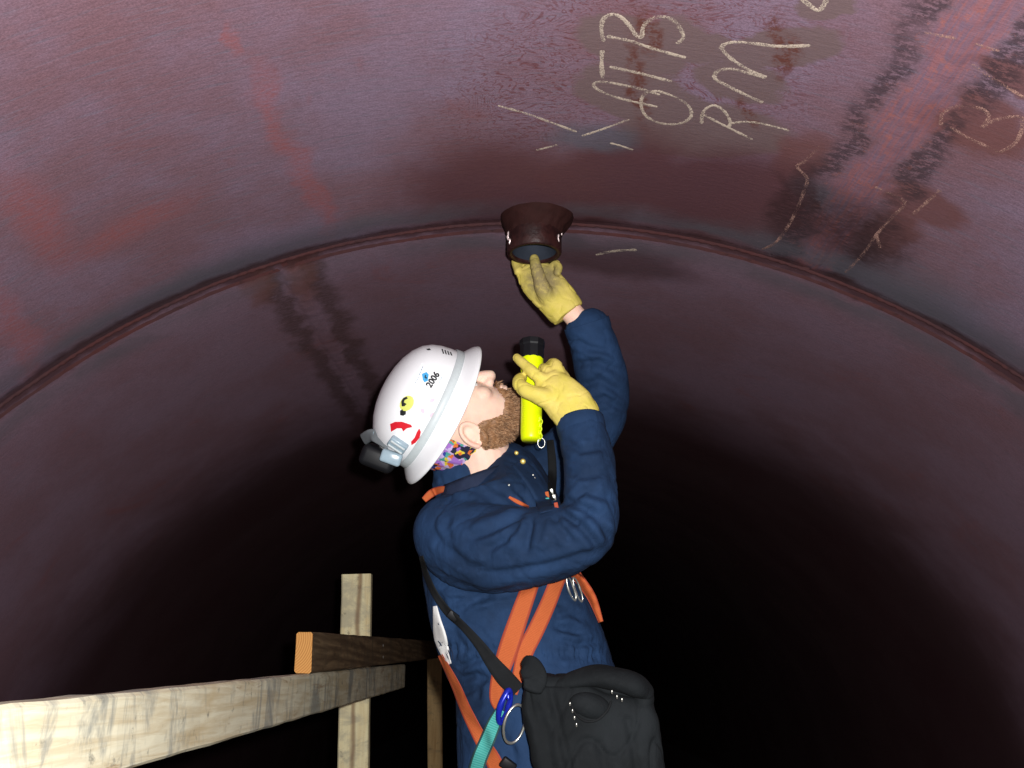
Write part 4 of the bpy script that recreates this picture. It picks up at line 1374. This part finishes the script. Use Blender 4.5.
K5 = lambda L: [(360 + x / 5.123, 340 + y / 5.123) for x, y in L]
def rnd(cx, cy, rx, ry, ang=0, n=14):
    c, s_ = math.cos(math.radians(ang)), math.sin(math.radians(ang))
    return [(cx + rx * math.cos(2 * PI * i / n) * c - ry * math.sin(2 * PI * i / n) * s_, cy + rx * math.cos(2 * PI * i / n) * s_ + ry * math.sin(2 * PI * i / n) * c) for i in range(n)]
st = decal(HATB, K5([(275, 215), (318, 118), (440, 185), (395, 275)]), ink('white sticker', 246, 249, 251), 'sticker', hat, .0005, 'white sticker with black lettering and light blue emblem')
text_decal(HATB, '2006', *K5([(362, 248), (409, 177)]), I_blk, 'lettering', st, 1.1)
decal(HATB, K5([(322, 205), (318, 175), (340, 165), (352, 178), (348, 210), (330, 218)]), I_blue, 'emblem', st, .0010)
decal(HATB, K5([(330, 195), (333, 180), (340, 183), (336, 192), (345, 190), (338, 207), (336, 196)]), I_blk, 'emblem', st, .0014)
for a_, b_ in (((285, 222), (325, 132)), ((388, 250), (422, 186))):
    a2, b2 = K5([a_, b_]); d = Vector((b2[0] - a2[0], b2[1] - a2[1])); L_ = d.length; d.normalize()
    for k in range(7):
        q0 = Vector(a2) + d * (L_ * k / 7); q1 = q0 + d * (L_ / 7 * (.55 + .25 * (k % 2))); nn = Vector((-d.y, d.x)) * .35
        decal(HATB, [tuple(q0 + nn), tuple(q1 + nn), tuple(q1 - nn), tuple(q0 - nn)], I_grey, 'small_print', st, .001)
y1 = decal(HATB, rnd(*K5([(240, 325)])[0], 6.5, 8.5, 35), I_yel, 'sticker', hat, .0005, 'pale yellow round sticker with black swirl')
decal(HATB, K5([(215, 340), (212, 315), (222, 298), (240, 290), (246, 300), (230, 308), (226, 320), (240, 328), (228, 340)]), I_blk, 'print', y1, .001)
decal(HATB, K5([(207, 385), (206, 362), (220, 355), (222, 362), (214, 370), (228, 372), (236, 364), (236, 380), (222, 388)]), I_blk, 'print', y1, .001)
for (x, y, rx, ry) in ((370, 310, 3.0, 2.2), (321, 362, 2.2, 2.8), (372, 384, 3.2, 2.4)):
    decal(HATB, rnd(*K5([(x, y)])[0], rx, ry, -30), I_pink, 'sticker', hat, .0005, 'faded pink sticker spot')
r1 = decal(HATB, K5([(155, 430), (180, 419), (215, 418), (262, 434), (268, 446), (240, 452), (222, 468), (214, 452), (190, 452), (160, 470)]), I_red, 'sticker', hat, .0006, 'torn red sticker beside the strap')
decal(HATB, K5([(304, 452), (312, 470), (306, 500), (285, 525), (264, 538), (262, 520), (280, 500), (292, 470)]), I_red, 'sticker', hat, .0006, 'red sticker edge on the brim side of the strap')
for k in range(4):
    decal(HATB, K5([(417 + 14 * k, 46 + 5 * k), (424 + 14 * k, 48 + 5 * k), (431 + 14 * k, 72 + 3 * k), (424 + 14 * k, 71 + 3 * k)]), I_blk, 'print', hat, .0006, 'short black stripe on the hat front')
decal(HATB, K5([(338, 47), (356, 44), (364, 52), (348, 54)]), I_blk, 'print', hat, .0006, 'small dark mark near the crown')

# ------------------------------------------------------------------ headlamp strapped round the hat
lamp = thing('headlamp', 'headlamp strap with grey clip and black pack round the hat back', 'headlamp', HT(-.15, 0, 0))
v, f = [], []
n = 90
pr = [(.0015, -.001), (.0035, .0005), (.0030, .0150), (.0008, .0158)]
for i in range(n):
    t = 2 * PI * i / n
    for (o_, u_) in pr:
        v.append(HT((.1300 - u_ * .10 + o_) * math.cos(t), (.1178 - u_ * .10 + o_) * math.sin(t), u_ - .001))
for i in range(n):
    for j in range(len(pr) - 1):
        a_ = i * len(pr) + j; b_ = ((i + 1) % n) * len(pr) + j
        f.append((a_, b_, b_ + 1, a_ + 1))
mb = MB(); mb.add(v, f); mb.build('strap', M['grey_strap'], lamp)
def on_hat(px_, py_, lift=0):
    h = cast(HATB, px_, py_)
    return (h[0] + h[1] * lift, h[1])
def clip(cx, cy, ux, half, m, name, Y=None, bev=.003):
    c, n_ = on_hat(cx, cy) if Y is None else (W(cx, cy, Y), -CF)
    e = (CR * ux[0] + CU * ux[1]); e = (e - n_ * e.dot(n_)).normalized(); w_ = n_.cross(e)
    mb = MB(); mb.add(*bev_box(c + n_ * half[2], (e, w_, n_), half, bev)); return mb.build(name, m, lamp)
clip(399, 443, (.78, -.62), (.019, .0125, .006), M['clip_grey'], 'clip')
c_, n_ = on_hat(399, 443)
for dx in (-.007, .006):
    e = (CR * .78 - CU * .62); e = (e - n_ * e.dot(n_)).normalized(); w_ = n_.cross(e)
    mb = MB(); mb.add(*bev_box(c_ + n_ * .0135 + w_ * dx, (e, w_, n_), (.016, .002, .0016), .0008)); mb.build('clip_bar', M['grey_strap'], lamp)
clip(392, 457, (.85, -.3), (.021, .013, .012), M['clip_grey'], 'tilt_bracket', Y=1.93, bev=.005)
# ribbed smoky strap running back to the pack
sp = [W(389, 444, 1.925), W(381, 439, 1.93), (W(372, 435, 1.945)), W(364, 439, 1.985)]
mb = MB(); mb.add(*loft([tuple(p) + (.0125, .004) for p in sp], n=14, per=6, power=4)); mb.build('strap_loop', M['clip_clear'], lamp)
for k in range(5):
    p = sp[0].lerp(sp[2], (k + .5) / 5.2)
    mb = MB(); mb.add(*bev_box(p - CF * .0045, (CR, CU, CF), (.0014, .0095, .0016), .0006)); mb.build('strap_rib', M['clip_grey'], lamp)
pk = MB()
pk.add(*bev_box(W(379, 458, 1.975), ((CR * .93 - CU * .36).normalized(), (CR * .36 + CU * .93).normalized(), CF), (.036, .022, .034), .012, 3))
pk.build('battery_pack', M['black_plastic'], lamp)

# ------------------------------------------------------------------ torch in the right hand
t0, t1 = W(531.0, 440.5, 1.862), W(532.2, 341, 1.884)
tax = (t1 - t0).normalized(); TL = (t1 - t0).length
torch = thing('flashlight', 'fluorescent yellow flashlight with black head in the gloved hand', 'flashlight', t0)
rb = 10.6 * pm(531, 400, 1.87)
mb = MB(); mb.add(*lathe(t0, tax, [(.0001, 0), (rb * .86, 0), (rb * .93, .003), (rb * .98, .012), (rb, .02), (rb, TL * .45), (rb * 1.04, TL * .62), (rb * 1.10, TL * .80), (rb * 1.10, TL * .815), (.0001, TL * .815)], 36)); mb.build('body', M['yellow_plastic'], torch)
mb = MB(); mb.add(*lathe(t0, tax, [(rb * 1.08, TL * .80), (rb * 1.16, TL * .81), (rb * 1.16, TL * .93), (rb * 1.24, TL * .945), (rb * 1.24, TL * .995), (rb * 1.12, TL), (rb * 1.02, TL * .98), (.0001, TL * .965)], 10)); mb.build('head', M['black_plastic'], torch, smooth=False)
mb = MB(); mb.add(*lathe(t0, tax, [(rb * .98, TL * .978), (.0001, TL * .982)], 24)); mb.build('lens', M['lens'], torch)
rc = W(541.3, 443, 1.858)
mb = MB(); mb.add(*torus(rc, CR, CU, .0068, .0092, .0011)); mb.build('split_ring', M['steel_ring'], torch)
for k in range(6):
    p = W(540.2 + .4 * math.sin(k * 1.3), 418 + 3.6 * k, 1.852)
    a1, a2 = (CR, CU) if k % 2 else ((CR * .5 + CF * .8).normalized(), CU)
    mb = MB(); mb.add(*torus(p, a1, a2, .0034, .0052, .0011, 16, 6)); o = mb.build('chain_link', M['yellow_plastic'], torch)

# ------------------------------------------------------------------ safety harness
har = thing('safety_harness', 'orange webbing safety harness strapped over the navy coveralls', 'harness', W(520, 640, 1.9))
def web(pts, wid, m=('orange_web', 'orange_edge'), name='strap', parent=None, lift=.003, thick=.003, b=None, cols=9, label=None):
    me = drape(b or SUIT, pts, wid, lift, thick, cols=cols, edge=True)
    me.materials.append(M[m[0]]); me.materials.append(M[m[1]])
    o = link(name, me, None, parent or har)
    if label: o['label'] = label
    return o
web([(571, 552), (560, 574), (548, 604), (536, 630), (526, 650), (518, 676), (513, 694)], [7, 7.5, 8, 8.5, 8.5, 6, 4.5], b=TRUNK, label='right orange strap of the crossing pair')
web([(540, 555), (530, 586), (518, 620), (508, 650), (499, 678), (496, 698), (499, 709)], [8, 8.5, 9.5, 10, 8, 6.5, 4], lift=.006, b=TRUNK, label='wide left orange strap of the crossing pair')
web([(566, 562), (580, 580), (592, 598), (601, 622)], [4.5, 5, 4.5, 2.5], b=TRUNK, label='orange strap at the front of the waist')
web([(440, 655), (455, 684), (466, 710), (480, 738), (494, 762), (504, 790)], [2.5, 4.5, 5.5, 6.5, 8, 8], label='orange leg strap over the hip')
web([(424, 500), (432, 493), (441, 489.5), (449, 488)], [3, 4, 3.4, 1.6], lift=.006, label='orange shoulder strap end by the collar')
web([(509, 497), (518, 502), (529, 507)], [1.2, 2, 1.0], lift=.004, label='sliver of orange chest strap')
me = drape(SUIT, [(550, 440), (552, 460), (552.5, 480), (551, 500)], [3.6, 4.2, 4.2, 3.8], .005, .003); o = link('chest_strap', me, M['black_web'], har); o['label'] = 'black chest strap beside the placket'
for (x, y, m_) in ((547, 494, 'orange_web'), (547.5, 500, 'teal_web'), (554, 497, 'steel_ring'), (556, 505, 'orange_edge'), (551.5, 491, 'steel_ring')):
    h = cast(SUIT, x, y); c_ = h[0] - CF * .010
    mb = MB(); mb.add(*bev_box(c_, ((CR + CU * .2).normalized(), (CU - CR * .2).normalized(), CF), (.0035, .006, .002), .001)); mb.build('zip_tab', M[m_], har)
for (x, y, k) in ((570.5, 587, 0), (577, 588, 1)):
    h = cast(SUIT, x, y); c_ = h[0] - CF * (.014 + .002 * k)
    e2 = (CU * .93 - CR * .32).normalized(); e1 = (CR * .75 + CF * .62 + CU * .2).normalized()
    mb = MB(); mb.add(*torus(c_, e1, e2, .0065, .024, .0026)); mb.build('d_ring', M['steel_ring'], har)

# ------------------------------------------------------------------ black shoulder bag
bag = thing('shoulder_bag', 'black nylon bag hanging at the worker\'s front hip', 'bag', W(600, 780, 1.80))
mb = MB()
mb.add(*loft(rows([(587, 675, 1.825, 50, .024), (587, 683, 1.825, 60, .038), (587.5, 704, 1.822, 65, .048), (594, 738, 1.82, 65, .052), (603, 778, 1.82, 64, .052), (609, 812, 1.825, 62, .045)]), n=40, per=6, power=4.2, round_ends=False))
bme = voxel(mb, .004, 4, .5, 'body')
P = get_co(bme); N = get_no(bme)
d = np.array([noise.noise(Vector(p) * 14) * .006 + noise.noise(Vector(p) * 40) * .003 - .005 * math.exp(-(noise.noise(Vector((p[0] * 18, p[1] * 18, p[2] * 7))) / .05) ** 2) for p in P])
q = proj_np(P)
for line, dd, w in (([(551, 690), (560, 730), (575, 790)], -.006, 4), ([(628, 720), (634, 750), (640, 790)], -.006, 4), ([(536, 705), (545, 730), (552, 770)], -.004, 5), ([(600, 745), (606, 770), (610, 800)], -.005, 5), ([(540, 684), (580, 680), (606, 690), (640, 694)], -.006, 3)):
    di, _, _ = seg_dist(q, line); d += dd * np.exp(-(di / w) ** 2)
set_co(bme, P + N * d[:, None])
link('body', bme, M['black_cloth'], bag)
BAGB = bvh_of(bme)
# top flap, bulging over the right corner
mb = MB()
mb.add(*loft(rows([(556, 686, 1.81, 5, .016), (576, 680, 1.80, 8, .026), (596, 676, 1.79, 10, .032), (618, 679, 1.785, 12, .034), (636, 685, 1.785, 12, .034), (645, 692, 1.79, 9, .026)]), n=20, per=5))
fme = voxel(mb, .004, 4, .5, 'flap'); a_ = get_co(fme)
a_ += get_no(fme) * np.array([noise.noise(Vector(p) * 22) * .005 for p in a_])[:, None]; set_co(fme, a_)
link('flap', fme, M['black_cloth'], bag)
mb = MB(); mb.add(*ellipsoid(W(590, 706, 1.775), ((CR - CU * .25).normalized(), CF, (CU + CR * .25).normalized()), (.036, .018, .022), 24, 14)); mb.build('pocket', M['black_cloth'], bag)
mb = MB(); mb.add(*ellipsoid(W(642, 700, 1.80), ((CR - CU * .4).normalized(), CF, (CU + CR * .4).normalized()), (.020, .030, .026), 20, 12)); mb.build('side_pocket', M['black_cloth'], bag)
# pocket seam
sp = [W(x, y, Y_) for x, y, Y_ in ((571, 703, 1.768), (575, 713, 1.764), (585, 721, 1.762), (597, 720, 1.762), (607, 711, 1.764), (611, 702, 1.768))]
mb = MB(); mb.add(*tube(sp, .0022, 8, 5)); mb.build('seam', M['black_web'], bag)
for pts in ([(570, 704, 1.757), (572.5, 711, 1.755), (574.5, 718, 1.754), (576.5, 725, 1.754)], [(612, 692, 1.745), (617, 697, 1.745), (622, 700, 1.747)]):
    for k, (x, y, Y_) in enumerate(pts):
        mb = MB(); mb.add(*ellipsoid(W(x, y, Y_), (CR, CF, CU), (.0018, .0016, .0036), 10, 8)); mb.build('zip_pull', M['steel_ring'], bag)
# strap tab and shoulder strap
tabp = MB()
tabp.add(*loft(rows([(526, 661, 1.80, 6, .006), (530, 666, 1.79, 11, .007), (535, 678, 1.782, 12.5, .007), (533, 689, 1.775, 10, .007)]), n=24, per=5, power=3.5))
tabp.build('strap_tab', M['black_cloth'], bag)
me = drape(SUIT, [(421, 556), (426, 574), (435, 594), (448, 612), (463, 626), (479, 644), (492, 662), (505, 678), (518, 691)], [2.2, 3.0, 3.4, 4.2, 4.0, 5, 7, 9, 8], .011, .003)
o = link('strap', me, M['black_web'], bag); o['label'] = 'black shoulder strap crossing the back'
mb = MB(); mb.add(*bev_box(W(453, 616, cast(SUIT, 453, 616)[0].y - .016), ((CR * .8 - CU * .6), (CR * .6 + CU * .8), CF), (.011, .008, .003), .002)); mb.build('slider', M['black_plastic'], bag)

# ------------------------------------------------------------------ teal lanyard with blue carabiner
lan = thing('lanyard', 'teal webbing lanyard clipped with a blue carabiner at the hip', 'lanyard', W(490, 735, 1.83))
web([(501, 710), (494, 724), (487, 741), (479, 760), (472, 786)], [5.5, 7.2, 7.8, 8, 8], ('teal_web', 'teal_edge'), 'webbing', lan, .016, .004)
cy = cast(SUIT, 505, 706)[0].y - .030
cc_ = W(504.5, 706.5, cy)
mb = MB(); e2 = (CU * .96 + CR * .25).normalized(); e1 = (CR * .75 + CF * .65).normalized()
mb.add(*torus(cc_, e1, e2, .0105, .029, .0060, 40, 10)); mb.build('carabiner', M['blue_metal'], lan)
mb = MB(); mb.add(*tube([W(507.5, 690, cy - .004), W(508.5, 698, cy - .005)], .0042, 10, 3)); mb.build('gate_sleeve', M['blue_metal'], lan)
mb = MB(); mb.add(*torus(W(514.5, 724, cy - .030), (CR * .9 + CF * .43).normalized(), (CU * .98 + CR * .15).normalized(), .0205, .034, .0026, 48, 10)); mb.build('ring', M['steel_ring'], lan)
h = cast(SUIT, 507, 763)
mb = MB(); mb.add(*bev_box(W(508, 765, (h[0].y if h else 1.9) - .016), ((CR * .8 - CU * .6), (CR * .6 + CU * .8), CF), (.014, .010, .005), .003)); o = mb.build('buckle', M['black_plastic'], har)
